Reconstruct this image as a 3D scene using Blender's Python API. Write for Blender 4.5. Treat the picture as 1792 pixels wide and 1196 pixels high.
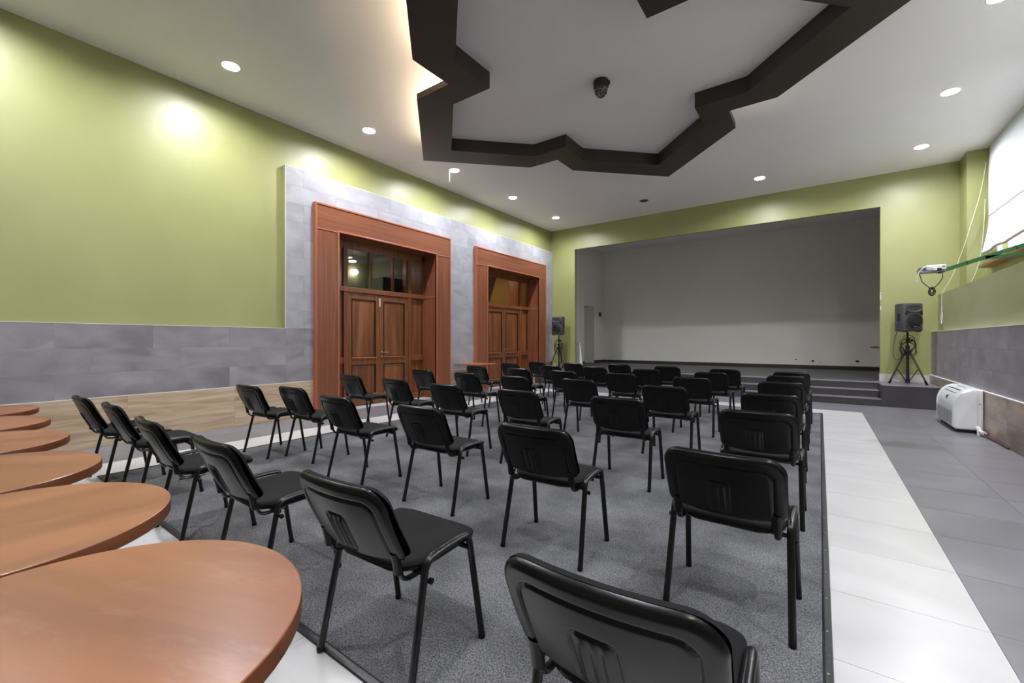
import bpy, bmesh, math, random
from mathutils import Vector, Matrix
from math import sin, cos, pi, radians, sqrt
random.seed(7)
for o in list(bpy.data.objects):
    bpy.data.objects.remove(o, do_unlink=True)
S = bpy.context.scene
COL = S.collection

# ------------------------------------------------------------------ camera, world, exposure
cam = bpy.data.cameras.new('camera'); cam.sensor_width = 36.0; cam.lens = 14.997
cam.clip_start = 0.03
camo = bpy.data.objects.new('camera', cam); COL.objects.link(camo)
camo.location = (0, 0, 1.30)
camo.rotation_euler = (radians(90 - 0.077), radians(0.0), radians(35.81))
S.camera = camo
W = bpy.data.worlds.new('world'); S.world = W; W.use_nodes = True
W.node_tree.nodes['Background'].inputs[0].default_value = (0.90, 0.95, 1.0, 1)
W.node_tree.nodes['Background'].inputs[1].default_value = 1.3
S.view_settings.view_transform = 'Standard'; S.view_settings.look = 'None'
S.view_settings.gamma = 1.0; S.view_settings.use_curve_mapping = False
S.view_settings.exposure = 1.62
LAMP = 325.0          # emission strength of a downlight lens
H = 4.93              # ceiling height

# ------------------------------------------------------------------ materials
def nt(name):
    m = bpy.data.materials.new(name); m.use_nodes = True
    t = m.node_tree; b = t.nodes['Principled BSDF']
    return m, t, b
def srgb(r, g, b):
    f = lambda c: c / 12.92 if c <= 0.04045 else ((c + 0.055) / 1.055) ** 2.4
    return (f(r / 255), f(g / 255), f(b / 255), 1)
def plain(name, c, rough=0.5, metal=0.0, spec=0.5, em=None, es=0.0, coat=0.0):
    m, t, b = nt(name)
    b.inputs['Base Color'].default_value = c
    b.inputs['Roughness'].default_value = rough
    b.inputs['Metallic'].default_value = metal
    b.inputs['Specular IOR Level'].default_value = spec
    b.inputs['Coat Weight'].default_value = coat
    if em:
        b.inputs['Emission Color'].default_value = em
        b.inputs['Emission Strength'].default_value = es
    return m
def noisy(name, c0, c1, scale=(4, 4, 4), detail=5, rough=0.5, bump=0.0, bscale=None, spec=0.5,
          objrand=0.0, lo=0.35, hi=0.65, coords='Object', distortion=0.0, metal=0.0, rvar=0.0, cells=None):
    m, t, b = nt(name)
    N = t.nodes.new; L = t.links.new
    tc = N('ShaderNodeTexCoord'); mp = N('ShaderNodeMapping')
    mp.inputs['Scale'].default_value = scale
    L(tc.outputs[coords], mp.inputs['Vector'])
    vec = mp.outputs['Vector']
    if objrand:
        oi = N('ShaderNodeObjectInfo'); va = N('ShaderNodeVectorMath'); va.operation = 'ADD'
        sc = N('ShaderNodeMath'); sc.operation = 'MULTIPLY'; sc.inputs[1].default_value = 53.0
        L(oi.outputs['Random'], sc.inputs[0]); L(vec, va.inputs[0]); L(sc.outputs[0], va.inputs[1])
        vec = va.outputs[0]
    nz = N('ShaderNodeTexNoise'); nz.inputs['Scale'].default_value = 1.0
    nz.inputs['Detail'].default_value = detail; nz.inputs['Distortion'].default_value = distortion
    L(vec, nz.inputs['Vector'])
    cr = N('ShaderNodeValToRGB'); cr.color_ramp.elements[0].position = lo; cr.color_ramp.elements[1].position = hi
    cr.color_ramp.elements[0].color = c0; cr.color_ramp.elements[1].color = c1
    L(nz.outputs['Fac'], cr.inputs['Fac'])
    col = cr.outputs['Color']
    if objrand:
        hs = N('ShaderNodeHueSaturation')
        mr = N('ShaderNodeMapRange'); mr.inputs['To Min'].default_value = 1 - objrand; mr.inputs['To Max'].default_value = 1 + objrand
        L(oi.outputs['Random'], mr.inputs['Value']); L(mr.outputs[0], hs.inputs['Value'])
        L(col, hs.inputs['Color']); col = hs.outputs['Color']
    L(col, b.inputs['Base Color'])
    b.inputs['Roughness'].default_value = rough; b.inputs['Specular IOR Level'].default_value = spec
    b.inputs['Metallic'].default_value = metal
    if rvar:
        mr2 = N('ShaderNodeMapRange'); mr2.inputs['To Min'].default_value = rough - rvar; mr2.inputs['To Max'].default_value = rough + rvar
        L(nz.outputs['Fac'], mr2.inputs['Value']); L(mr2.outputs[0], b.inputs['Roughness'])
    if bump:
        n2 = nz
        if bscale:
            n2 = N('ShaderNodeTexNoise'); n2.inputs['Scale'].default_value = bscale; n2.inputs['Detail'].default_value = 4
            L(tc.outputs[coords], n2.inputs['Vector'])
        bp = N('ShaderNodeBump'); bp.inputs['Strength'].default_value = bump; bp.inputs['Distance'].default_value = 0.01
        L(n2.outputs['Fac'], bp.inputs['Height']); L(bp.outputs[0], b.inputs['Normal'])
    return m

def wood(name, dark, mid, light, axis='Z', freq=14.0, stretch=12.0, rough=0.4, coat=0.0, objrand=0.06, rings=0.0, spec=0.5, wear=None):
    """wood grain running along one object axis, with rings of darker figure"""
    m, t, b = nt(name); N = t.nodes.new; L = t.links.new
    tc = N('ShaderNodeTexCoord'); mp = N('ShaderNodeMapping'); oi = N('ShaderNodeObjectInfo')
    s = [freq, freq, freq]; s['XYZ'.index(axis)] = freq / stretch
    mp.inputs['Scale'].default_value = s
    L(tc.outputs['Object'], mp.inputs['Vector'])
    sc = N('ShaderNodeMath'); sc.operation = 'MULTIPLY'; sc.inputs[1].default_value = 37.0
    L(oi.outputs['Random'], sc.inputs[0])
    va = N('ShaderNodeVectorMath'); L(mp.outputs[0], va.inputs[0]); L(sc.outputs[0], va.inputs[1])
    n1 = N('ShaderNodeTexNoise'); n1.inputs['Scale'].default_value = 1.0; n1.inputs['Detail'].default_value = 7; n1.inputs['Roughness'].default_value = 0.6
    n1.inputs['Distortion'].default_value = 0.6
    L(va.outputs[0], n1.inputs['Vector'])
    fac = n1.outputs['Fac']
    if rings:
        n2 = N('ShaderNodeTexNoise'); n2.inputs['Scale'].default_value = 0.16; n2.inputs['Detail'].default_value = 1
        L(va.outputs[0], n2.inputs['Vector'])
        mu = N('ShaderNodeMath'); mu.operation = 'MULTIPLY'; mu.inputs[1].default_value = 60.0
        L(n2.outputs['Fac'], mu.inputs[0])
        si = N('ShaderNodeMath'); si.operation = 'SINE'; L(mu.outputs[0], si.inputs[0])
        ma = N('ShaderNodeMath'); ma.operation = 'MULTIPLY_ADD'; ma.inputs[1].default_value = rings
        L(si.outputs[0], ma.inputs[0]); L(fac, ma.inputs[2]); fac = ma.outputs[0]
    cr = N('ShaderNodeValToRGB'); e = cr.color_ramp.elements
    e[0].position = 0.28; e[0].color = dark; e[1].position = 0.72; e[1].color = light
    k = cr.color_ramp.elements.new(0.5); k.color = mid
    L(fac, cr.inputs['Fac'])
    hs = N('ShaderNodeHueSaturation'); mr = N('ShaderNodeMapRange')
    mr.inputs['To Min'].default_value = 1 - objrand; mr.inputs['To Max'].default_value = 1 + objrand
    L(oi.outputs['Random'], mr.inputs['Value']); L(mr.outputs[0], hs.inputs['Value']); L(cr.outputs[0], hs.inputs['Color'])
    colout = hs.outputs[0]
    if wear:      # rubbed, greyed patches in the varnish
        n3 = N('ShaderNodeTexNoise'); n3.inputs['Scale'].default_value = 7.0; n3.inputs['Detail'].default_value = 6; n3.inputs['Roughness'].default_value = .7
        mp3 = N('ShaderNodeMapping'); mp3.inputs['Scale'].default_value = (.55, 1.6, 1); L(tc.outputs['Object'], mp3.inputs['Vector'])
        va3 = N('ShaderNodeVectorMath'); L(mp3.outputs[0], va3.inputs[0]); L(sc.outputs[0], va3.inputs[1]); L(va3.outputs[0], n3.inputs['Vector'])
        c3 = N('ShaderNodeValToRGB'); c3.color_ramp.elements[0].position = .56; c3.color_ramp.elements[1].position = .74
        c3.color_ramp.elements[0].color = (0, 0, 0, 1); c3.color_ramp.elements[1].color = (.38, .38, .38, 1)
        L(n3.outputs['Fac'], c3.inputs['Fac'])
        mw = N('ShaderNodeMix'); mw.data_type = 'RGBA'; L(c3.outputs[0], mw.inputs['Factor'])
        L(colout, mw.inputs['A']); mw.inputs['B'].default_value = wear; colout = mw.outputs['Result']
    L(colout, b.inputs['Base Color'])
    b.inputs['Roughness'].default_value = rough; b.inputs['Coat Weight'].default_value = coat
    b.inputs['Specular IOR Level'].default_value = spec
    b.inputs['Coat Roughness'].default_value = 0.2
    bp = N('ShaderNodeBump'); bp.inputs['Strength'].default_value = 0.08; bp.inputs['Distance'].default_value = 0.004
    L(n1.outputs['Fac'], bp.inputs['Height']); L(bp.outputs[0], b.inputs['Normal'])
    return m

def glassmat(name, tint=(0.93, 0.96, 0.95, 1), refl=0.10):
    m = bpy.data.materials.new(name); m.use_nodes = True; t = m.node_tree; t.nodes.clear()
    N = t.nodes.new; L = t.links.new
    out = N('ShaderNodeOutputMaterial'); mx = N('ShaderNodeMixShader'); tr = N('ShaderNodeBsdfTransparent'); gl = N('ShaderNodeBsdfGlossy')
    tr.inputs['Color'].default_value = tint; gl.inputs['Roughness'].default_value = 0.02
    lw = N('ShaderNodeLayerWeight'); lw.inputs['Blend'].default_value = 0.5
    pw = N('ShaderNodeMath'); pw.operation = 'POWER'; pw.inputs[1].default_value = 5.0
    ad = N('ShaderNodeMath'); ad.operation = 'MULTIPLY_ADD'; ad.inputs[1].default_value = 0.9; ad.inputs[2].default_value = refl * 0.4
    L(lw.outputs['Facing'], pw.inputs[0]); L(pw.outputs[0], ad.inputs[0]); L(ad.outputs[0], mx.inputs['Fac'])
    L(tr.outputs[0], mx.inputs[1]); L(gl.outputs[0], mx.inputs[2]); L(mx.outputs[0], out.inputs['Surface'])
    return m

M = {}
M['green'] = noisy('green_satin_paint', (0.310, 0.318, 0.112, 1), (0.335, 0.342, 0.128, 1), (1.2,) * 3, rough=0.44, bump=0.02, bscale=60, spec=0.9)
M['greendull'] = noisy('green_grey_plaster', (0.29, 0.295, 0.150, 1), (0.35, 0.35, 0.205, 1), (1.0, .8, 1.6), rough=0.5, bump=0.05, bscale=14, distortion=1.2)
M['ceil'] = noisy('ceiling_white_paint', (0.84, 0.83, 0.85, 1), (0.87, 0.86, 0.88, 1), (0.6,) * 3, rough=0.75)
M['cream'] = noisy('stage_cream_paint', (0.81, 0.79, 0.72, 1), (0.85, 0.832, 0.765, 1), (0.5,) * 3, rough=0.7)
M['grout'] = plain('grey_grout', (0.27, 0.27, 0.285, 1), 0.8)
M['stone'] = noisy('grey_stone_tile', (0.285, 0.285, 0.312, 1), (0.415, 0.415, 0.445, 1), (1.5, 1.3, 1.9), detail=9, rough=0.45, bump=0.06, bscale=9, objrand=0.035, lo=.3, hi=.7, distortion=1.5, rvar=.08)
M['dado'] = noisy('violet_grey_stone_tile', (0.205, 0.188, 0.210, 1), (0.335, 0.318, 0.345, 1), (1.5, 1.3, 2.2), detail=9, rough=0.45, bump=0.06, bscale=9, objrand=0.07, lo=.3, hi=.7, distortion=1.5, rvar=.08)
M['travertine'] = noisy('tan_travertine', (0.36, 0.245, 0.148, 1), (0.62, 0.49, 0.355, 1), (1.5, 1.2, 16), detail=9, rough=0.38, bump=0.05, objrand=0.06, lo=.3, hi=.68, distortion=0.9)
M['travdark'] = noisy('stained_brown_stone', (0.125, 0.080, 0.055, 1), (0.43, 0.34, 0.27, 1), (1.4, 1.5, 3), detail=6, rough=0.35, objrand=0.1, lo=.3, hi=.66, distortion=0.8)
M['wbase'] = noisy('white_marble_skirting', (0.52, 0.47, 0.43, 1), (0.68, 0.64, 0.61, 1), (5, 5, 9), rough=0.4)
M['whitebead'] = plain('white_joint', (0.78, 0.77, 0.77, 1), 0.6)
M['wtile'] = noisy('white_floor_tile', (0.50, 0.492, 0.488, 1), (0.55, 0.543, 0.54, 1), (1.2, 2.2, 1), rough=0.30, objrand=0.02, distortion=1.0)
M['dtile'] = noisy('dark_grey_floor_tile', (0.150, 0.145, 0.160, 1), (0.186, 0.181, 0.199, 1), (1.4, 2.4, 1), rough=0.33, objrand=0.05, distortion=0.8, rvar=.05)
M['dgrout'] = plain('floor_grout', (0.40, 0.385, 0.39, 1), 0.85)
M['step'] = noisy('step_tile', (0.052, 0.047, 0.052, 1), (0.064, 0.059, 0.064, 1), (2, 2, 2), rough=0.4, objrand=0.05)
M['stagefloor'] = noisy('stage_dark_floor', (0.055, 0.055, 0.06, 1), (0.072, 0.071, 0.076, 1), (1, 1, 1), rough=0.45)
M['skirtdark'] = plain('dark_skirting', (0.028, 0.028, 0.031, 1), 0.45)
M['beam'] = noisy('dark_brown_panel', (0.030, 0.020, 0.015, 1), (0.036, 0.025, 0.019, 1), (1, 1, 1), rough=0.42)
M['warm'] = plain('warm_led_strip', (1, .85, .6, 1), 0.5, em=(1.0, 0.78, 0.52, 1), es=48.0)
M['lens'] = plain('downlight_lens', (1, 1, 1, 1), 0.4, em=(0.95, 0.965, 1.02, 1), es=LAMP)
M['lensoff'] = plain('downlight_lens_unlit', (0.10, 0.10, 0.11, 1), 0.2)
M['ring'] = plain('white_trim_ring', (0.8, 0.8, 0.8, 1), 0.4)
M['chromering'] = plain('grey_trim_ring', (0.16, 0.16, 0.17, 1), 0.3, metal=.6)
M['plastic'] = noisy('black_moulded_plastic', (0.0045, 0.0045, 0.0047, 1), (0.0065, 0.0065, 0.0068, 1), (30,) * 3, rough=0.27, spec=0.27)
M['fabric'] = noisy('charcoal_seat_fabric', (0.0042, 0.0042, 0.0044, 1), (0.0088, 0.0088, 0.0093, 1), (350,) * 3, detail=2, rough=0.85, bump=0.25, bscale=600, spec=0.2)
M['blackmetal'] = plain('black_enamel_tube', (0.004, 0.004, 0.0043, 1), 0.28, spec=0.5)
M['chrome'] = plain('chrome', (0.72, 0.72, 0.72, 1), 0.2, metal=1.0)
M['frame'] = wood('red_brown_laminate_upright', (0.165, 0.052, 0.024, 1), (0.212, 0.071, 0.034, 1), (0.265, 0.095, 0.048, 1), 'Z', 26, 30, rough=0.36, rings=0.05)
M['frameh'] = wood('red_brown_laminate_cross', (0.165, 0.052, 0.024, 1), (0.212, 0.071, 0.034, 1), (0.265, 0.095, 0.048, 1), 'Y', 26, 30, rough=0.36, rings=0.05)
M['framestrip'] = plain('red_brown_edge_strip', (0.36, 0.115, 0.058, 1), 0.33)
M['doorwood'] = wood('varnished_door_wood', (0.120, 0.038, 0.012, 1), (0.175, 0.058, 0.019, 1), (0.24, 0.085, 0.029, 1), 'Z', 18, 16, rough=0.36, rings=0.06)
M['doorpanel'] = wood('door_panel_wood', (0.110, 0.034, 0.010, 1), (0.18, 0.060, 0.020, 1), (0.27, 0.100, 0.035, 1), 'Z', 9, 14, rough=0.38, rings=0.1, objrand=0.12)
M['doordark'] = plain('dark_moulding', (0.035, 0.014, 0.007, 1), 0.4)
M['table'] = wood('cherry_table_top', (0.185, 0.055, 0.018, 1), (0.255, 0.085, 0.030, 1), (0.325, 0.120, 0.049, 1), 'X', 5.0, 7, rough=0.34, rings=0.10, objrand=0.03, coat=0.15, wear=(0.36, 0.21, 0.15, 1))
M['tableedge'] = wood('cherry_table_edge', (0.085, 0.024, 0.008, 1), (0.12, 0.035, 0.012, 1), (0.15, 0.049, 0.018, 1), 'X', 8, 9, rough=0.4, rings=0.05)
M['glass'] = glassmat('clear_glass')
M['white'] = plain('white_plastic', (0.78, 0.78, 0.78, 1), 0.32)
M['acwhite'] = plain('glossy_white_casing', (0.84, 0.85, 0.855, 1), 0.25)
M['acgrey'] = plain('light_grey_front', (0.60, 0.63, 0.65, 1), 0.35)
M['grille'] = noisy('perforated_grille', (0.10, 0.10, 0.105, 1), (0.40, 0.41, 0.42, 1), (140, 140, 140), detail=0, rough=0.5, lo=.44, hi=.54)
M['black'] = plain('matt_black', (0.010, 0.010, 0.011, 1), 0.5)
M['speaker'] = noisy('dark_grey_speaker_shell', (0.055, 0.055, 0.058, 1), (0.070, 0.070, 0.074, 1), (60,) * 3, rough=0.42, bump=0.1, bscale=220)
M['spgrille'] = noisy('black_speaker_grille', (0.004, 0.004, 0.004, 1), (0.02, 0.02, 0.022, 1), (260,) * 3, detail=0, rough=0.5, lo=.42, hi=.58)
M['steelgreen'] = plain('green_painted_steel', (0.018, 0.115, 0.026, 1), 0.4)
M['blind'] = noisy('white_blind_fabric', (0.78, 0.78, 0.785, 1), (0.82, 0.82, 0.82, 1), (8, 8, 3), rough=0.85, bump=0.05, bscale=40)
def translucent(name, c, k=.19):
    m = bpy.data.materials.new(name); m.use_nodes = True; t = m.node_tree; t.nodes.clear(); N = t.nodes.new; L = t.links.new
    out = N('ShaderNodeOutputMaterial'); mx = N('ShaderNodeMixShader'); d = N('ShaderNodeBsdfDiffuse'); tr = N('ShaderNodeBsdfTranslucent')
    nz = N('ShaderNodeTexNoise'); nz.inputs['Scale'].default_value = 3; bp = N('ShaderNodeBump'); bp.inputs['Strength'].default_value = .1
    L(nz.outputs['Fac'], bp.inputs['Height'])
    for b_ in (d, tr): b_.inputs['Color'].default_value = c; L(bp.outputs[0], b_.inputs['Normal'])
    mx.inputs['Fac'].default_value = k
    L(d.outputs[0], mx.inputs[1]); L(tr.outputs[0], mx.inputs[2]); L(mx.outputs[0], out.inputs['Surface']); return m
M['blind'] = translucent('white_blind_cloth', (.74, .74, .745, 1))
M['hem'] = plain('grey_hem', (0.30, 0.26, 0.245, 1), 0.8)
M['sill'] = wood('brown_sill', (0.16, 0.07, 0.03, 1), (0.22, 0.10, 0.045, 1), (0.27, 0.13, 0.06, 1), 'Y', 20, 14, rough=0.45)
M['cord'] = plain('cream_cord', (0.62, 0.60, 0.50, 1), 0.7)
M['cablewhite'] = plain('white_cable', (0.75, 0.75, 0.74, 1), 0.5)
M['blue'] = plain('blue_grey_plastic', (0.10, 0.11, 0.22, 1), 0.4)
M['silver'] = plain('silver_plastic', (0.30, 0.30, 0.30, 1), 0.4, metal=.3)
M['ochre'] = plain('ochre_paint', (0.42, 0.24, 0.06, 1), 0.7)
M['vest'] = plain('vestibule_grey_green', (0.085, 0.092, 0.075, 1), 0.7)
M['vestdark'] = plain('vestibule_dark', (0.022, 0.022, 0.022, 1), 0.7)
M['orangewood'] = wood('orange_brown_lining', (0.42, 0.105, 0.026, 1), (0.50, 0.135, 0.034, 1), (0.56, 0.165, 0.046, 1), 'Z', 16, 24, rough=0.4)
M['vlamp'] = plain('vestibule_lamp', (1, .9, .7, 1), 0.5, em=(1.0, 0.80, 0.52, 1), es=14.0)
M['vlampw'] = plain('vestibule_lamp_white', (1, 1, 1, 1), 0.5, em=(1.0, 0.97, 0.92, 1), es=18.0)
M['crystal'] = noisy('faceted_crystal', (0.015, 0.015, 0.014, 1), (0.30, 0.29, 0.28, 1), (70, 70, 70), detail=1, rough=0.12, lo=.46, hi=.62)
M['rubber'] = noisy('black_rubber_edging', (0.010, 0.010, 0.011, 1), (0.030, 0.030, 0.033, 1), (60, 60, 60), rough=0.4)

def rugmat():
    m, t, b = nt('charcoal_heather_carpet'); N = t.nodes.new; L = t.links.new
    tc = N('ShaderNodeTexCoord')
    n1 = N('ShaderNodeTexNoise'); n1.inputs['Scale'].default_value = 140; n1.inputs['Detail'].default_value = 3; n1.inputs['Roughness'].default_value = .75
    n2 = N('ShaderNodeTexNoise'); n2.inputs['Scale'].default_value = 2.6; n2.inputs['Detail'].default_value = 5
    for n in (n1, n2): L(tc.outputs['Object'], n.inputs['Vector'])
    c1 = N('ShaderNodeValToRGB'); e = c1.color_ramp.elements
    e[0].position = .33; e[0].color = (0.024, 0.024, 0.026, 1); e[1].position = .68; e[1].color = (0.285, 0.285, 0.297, 1)
    c2 = N('ShaderNodeValToRGB'); e = c2.color_ramp.elements
    e[0].position = .36; e[0].color = (0.62, 0.62, 0.62, 1); e[1].position = .62; e[1].color = (1, 1, 1, 1)
    L(n1.outputs['Fac'], c1.inputs['Fac']); L(n2.outputs['Fac'], c2.inputs['Fac'])
    mx = N('ShaderNodeMix'); mx.data_type = 'RGBA'; mx.blend_type = 'MULTIPLY'; mx.inputs['Factor'].default_value = 1
    L(c1.outputs[0], mx.inputs['A']); L(c2.outputs[0], mx.inputs['B'])
    L(mx.outputs['Result'], b.inputs['Base Color'])
    b.inputs['Roughness'].default_value = .95; b.inputs['Specular IOR Level'].default_value = .15
    bp = N('ShaderNodeBump'); bp.inputs['Strength'].default_value = .5; bp.inputs['Distance'].default_value = .004
    L(n1.outputs['Fac'], bp.inputs['Height']); L(bp.outputs[0], b.inputs['Normal'])
    return m
M['rug'] = rugmat()

# ------------------------------------------------------------------ mesh helpers
def box(bm, x0, x1, y0, y1, z0, z1):
    v = [bm.verts.new(p) for p in ((x0,y0,z0),(x1,y0,z0),(x1,y1,z0),(x0,y1,z0),(x0,y0,z1),(x1,y0,z1),(x1,y1,z1),(x0,y1,z1))]
    for f in ((0,3,2,1),(4,5,6,7),(0,1,5,4),(1,2,6,5),(2,3,7,6),(3,0,4,7)):
        bm.faces.new([v[i] for i in f])
    return bm
def B(*r):
    bm = bmesh.new()
    for a in r: box(bm, *a)
    return bm
def bev(bm, w=0.004, seg=2):
    bmesh.ops.bevel(bm, geom=list(bm.edges), offset=w, segments=seg, affect='EDGES', profile=.5)
    return bm
def prism(bm, pts, z0, z1):
    a = [bm.verts.new((x, y, z0)) for x, y in pts]; b = [bm.verts.new((x, y, z1)) for x, y in pts]
    n = len(pts)
    bm.faces.new(a[::-1]); bm.faces.new(b)
    for i in range(n): bm.faces.new((a[i], a[(i+1)%n], b[(i+1)%n], b[i]))
    return bm
def lathe(bm, prof, c=(0,0,0), n=32, axis='Z'):
    rings = []
    for r, z in prof:
        if r < 1e-6: rings.append([bm.verts.new((0, 0, z))])
        else: rings.append([bm.verts.new((r*cos(2*pi*i/n), r*sin(2*pi*i/n), z)) for i in range(n)])
    for a, b in zip(rings, rings[1:]):
        for i in range(n):
            j = (i+1) % n
            if len(a) == 1 and len(b) == 1: continue
            if len(a) == 1: bm.faces.new((a[0], b[j], b[i]))
            elif len(b) == 1: bm.faces.new((a[i], a[j], b[0]))
            else: bm.faces.new((a[i], a[j], b[j], b[i]))
    vs = [v for r in rings for v in r]
    if axis == 'Y':
        for v in vs: v.co = Vector((v.co.x, v.co.z, -v.co.y))
    elif axis == 'X':
        for v in vs: v.co = Vector((v.co.z, v.co.y, -v.co.x))
    for v in vs: v.co += Vector(c)
    return bm
def tube(bm, path, r, n=8, rx=None, closed=False):
    """sweep a round (or oval, r along the side vector and rx across) section along a path"""
    path = [Vector(p) for p in path]; rx = rx or r; rings = []; m = len(path)
    up = Vector((0, 0, 1)); prev = None
    for i, p in enumerate(path):
        a = path[i-1] if (i or closed) else p; b = path[(i+1) % m] if (i < m-1 or closed) else p
        t = (b - a).normalized()
        if prev is None:
            ref = Vector((1, 0, 0)) if abs(t.x) < .9 else Vector((0, 0, 1))
            s = (ref - t * ref.dot(t)).normalized()
        else:
            s = (prev - t * prev.dot(t)).normalized()
        prev = s; w = t.cross(s)
        rings.append([bm.verts.new(p + s*(r*cos(2*pi*k/n)) + w*(rx*sin(2*pi*k/n))) for k in range(n)])
    for i in range(m if closed else m-1):
        a, b = rings[i], rings[(i+1) % m]
        for k in range(n): bm.faces.new((a[k], a[(k+1)%n], b[(k+1)%n], b[k]))
    if not closed:
        bm.faces.new(rings[0][::-1]); bm.faces.new(rings[-1])
    return bm
def smoothpath(pts, sub=6):
    """Catmull-Rom through points"""
    P = [Vector(p) for p in pts]; P = [2*P[0]-P[1]] + P + [2*P[-1]-P[-2]]; out = []
    for i in range(1, len(P)-2):
        for k in range(sub):
            t = k/sub; a, b, c, d = P[i-1], P[i], P[i+1], P[i+2]
            out.append(.5*((2*b)+(c-a)*t+(2*a-5*b+4*c-d)*t*t+(3*b-a-3*c+d)*t**3))
    out.append(P[-2]); return out
def obj(name, bm, mat, parent=None, smooth=False, loc=None):
    bmesh.ops.recalc_face_normals(bm, faces=bm.faces)
    me = bpy.data.meshes.new(name); bm.to_mesh(me); bm.free()
    me.materials.append(M[mat] if isinstance(mat, str) else mat)
    if smooth:
        me.polygons.foreach_set('use_smooth', [True]*len(me.polygons))
        try: me.set_sharp_from_angle(angle=radians(38))
        except Exception: pass
    o = bpy.data.objects.new(name, me); COL.objects.link(o)
    if parent: o.parent = parent
    if loc: o.location = loc
    return o
def inst(src, name, parent, loc=(0,0,0), rot=(0,0,0), scale=None):
    o = bpy.data.objects.new(name, src.data); COL.objects.link(o); o.parent = parent
    o.location = loc; o.rotation_euler = rot
    if scale: o.scale = scale
    return o
def tag(o, label, cat, group=None, kind=None):
    o['label'] = label; o['category'] = cat
    if group: o['group'] = group
    if kind: o['kind'] = kind
    return o
def thing(name, label, cat, loc=(0,0,0), rz=0, group=None, kind=None):
    o = bpy.data.objects.new(name, None); COL.objects.link(o); o.empty_display_size = .1
    o.location = loc; o.rotation_euler = (0, 0, rz)
    return tag(o, label, cat, group, kind)
def struct(name, bm, mat, label, cat='wall', smooth=False):
    return tag(obj(name, bm, mat, smooth=smooth), label, cat, kind='structure')
def dup(root, loc, rot, label, group=None):
    r = root.copy(); COL.objects.link(r); r.location = loc; r.rotation_euler = rot; r['label'] = label
    if group: r['group'] = group
    for ch in list(root.children):
        c = ch.copy(); COL.objects.link(c); c.parent = r
        for g in list(ch.children):
            d = g.copy(); COL.objects.link(d); d.parent = c
    return r

# ------------------------------------------------------------------ room dimensions
YB, YW, YWB = -4.6, 12.25, 12.37          # back wall, stage wall front and back face
XG, XP, XF, XD = -7.246, -7.16, -7.08, -7.50   # left: green plane, stone plane, door surround, door plane
XB, XDR, XU, XW = 1.85, 1.87, 1.97, 2.56  # right: stone base, dado, plaster panel, window wall
ZS = 0.425                                # stage floor
YSB = 16.55                               # stage back wall
DOORS = [(4.00, 7.35, 3.725), (8.265, 11.69, 3.72)]
OPEN = [(4.46, 6.875, 3.27), (8.75, 11.27, 3.265)]
RUG = (-5.58, 0.03, 1.0, 9.385)
RT = 0.008

# ------------------------------------------------------------------ floor
floor = struct('floor', B((-7.6, 2.6, YB-.1, 11.2, -0.12, -0.006)), 'dgrout', 'tiled hall floor, white border round a dark grey field', 'floor')
def tiles(parent, name, rects, mat, z0, z1):
    cache = {}
    for (x0, x1, y0, y1) in rects:
        g = .0012
        k = (round(x1-x0, 3), round(y1-y0, 3))
        cx, cy = (x0+x1)/2, (y0+y1)/2
        if k not in cache:
            o = obj(name, B((-k[0]/2+g, k[0]/2-g, -k[1]/2+g, k[1]/2-g, z0, z1)), mat, parent, loc=(cx, cy, 0)); cache[k] = o
        else: inst(cache[k], name, parent, (cx, cy, 0))
ys = [2.185 + .6*k for k in range(-12, 14)] + [11.12]
ys = [y for y in ys if y > YB-.01]; ys = [YB] + ys
wh, dk = [], []
for y0, y1 in zip(ys, ys[1:]):
    # right dark field
    for x0, x1 in ((.622, 1.226), (1.226, XB)): dk.append((x0, x1, y0, y1))
    inside = y0 > .38 and y1 < 9.99
    (wh if inside else dk).append((.022, .622, y0, y1))
    (wh if inside else dk).append((-6.15, -5.55, y0, y1))
    for x0, x1 in ((-6.75, -6.15), (-7.16, -6.75)): dk.append((x0, x1, y0, y1))
    if y1 < 1.0 or y0 > 9.38:      # rows at the two ends of the rug
        n = 9; w = (5.572)/n
        for i in range(n):
            (wh if inside else dk).append((-5.55+i*w, -5.55+(i+1)*w, y0, y1))
tiles(floor, 'tile', wh, 'wtile', -.01, 0.0)
tiles(floor, 'tile', dk, 'dtile', -.01, 0.0)

# carpet
x0, x1, y0, y1 = RUG
rug = thing('carpet', 'large charcoal carpet under all the chair rows, black edging', 'carpet', ((x0+x1)/2, (y0+y1)/2, 0))
hw, hd = (x1-x0)/2, (y1-y0)/2
obj('pile', B((-hw+.02, hw-.02, -hd+.02, hd-.02, .0005, RT)), 'rug', rug)
def edging(L, along):
    bm = bmesh.new(); pr = [(-.016, .0003), (-.013, .009), (-.004, .0125), (.010, .0125), (.016, .010), (.016, .0003)]
    a = [bm.verts.new((-L/2, y, z)) for y, z in pr]; b = [bm.verts.new((L/2, y, z)) for y, z in pr]
    n = len(pr)
    for i in range(n): bm.faces.new((a[i], a[(i+1)%n], b[(i+1)%n], b[i]))
    bm.faces.new(a[::-1]); bm.faces.new(b); return bm
for L, loc, rz in ((2*hw+.03, (0, -hd, 0), 0), (2*hw+.03, (0, hd, 0), pi), (2*hd+.03, (hw, 0, 0), pi/2), (2*hd+.03, (-hw, 0, 0), -pi/2)):
    e = obj('edging', edging(L, 0), 'rubber', rug); e.location = loc; e.rotation_euler = (0, 0, rz)
stud = None
for k in range(28):
    y = -hd + .15 + k*.30
    if stud is None: stud = obj('stud', lathe(bmesh.new(), [(0, .0145), (.003, .0145), (.005, .0125)], n=8), 'silver', rug, loc=(hw-.002, y, 0))
    else: inst(stud, 'stud', rug, (hw-.002, y, 0))

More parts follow.
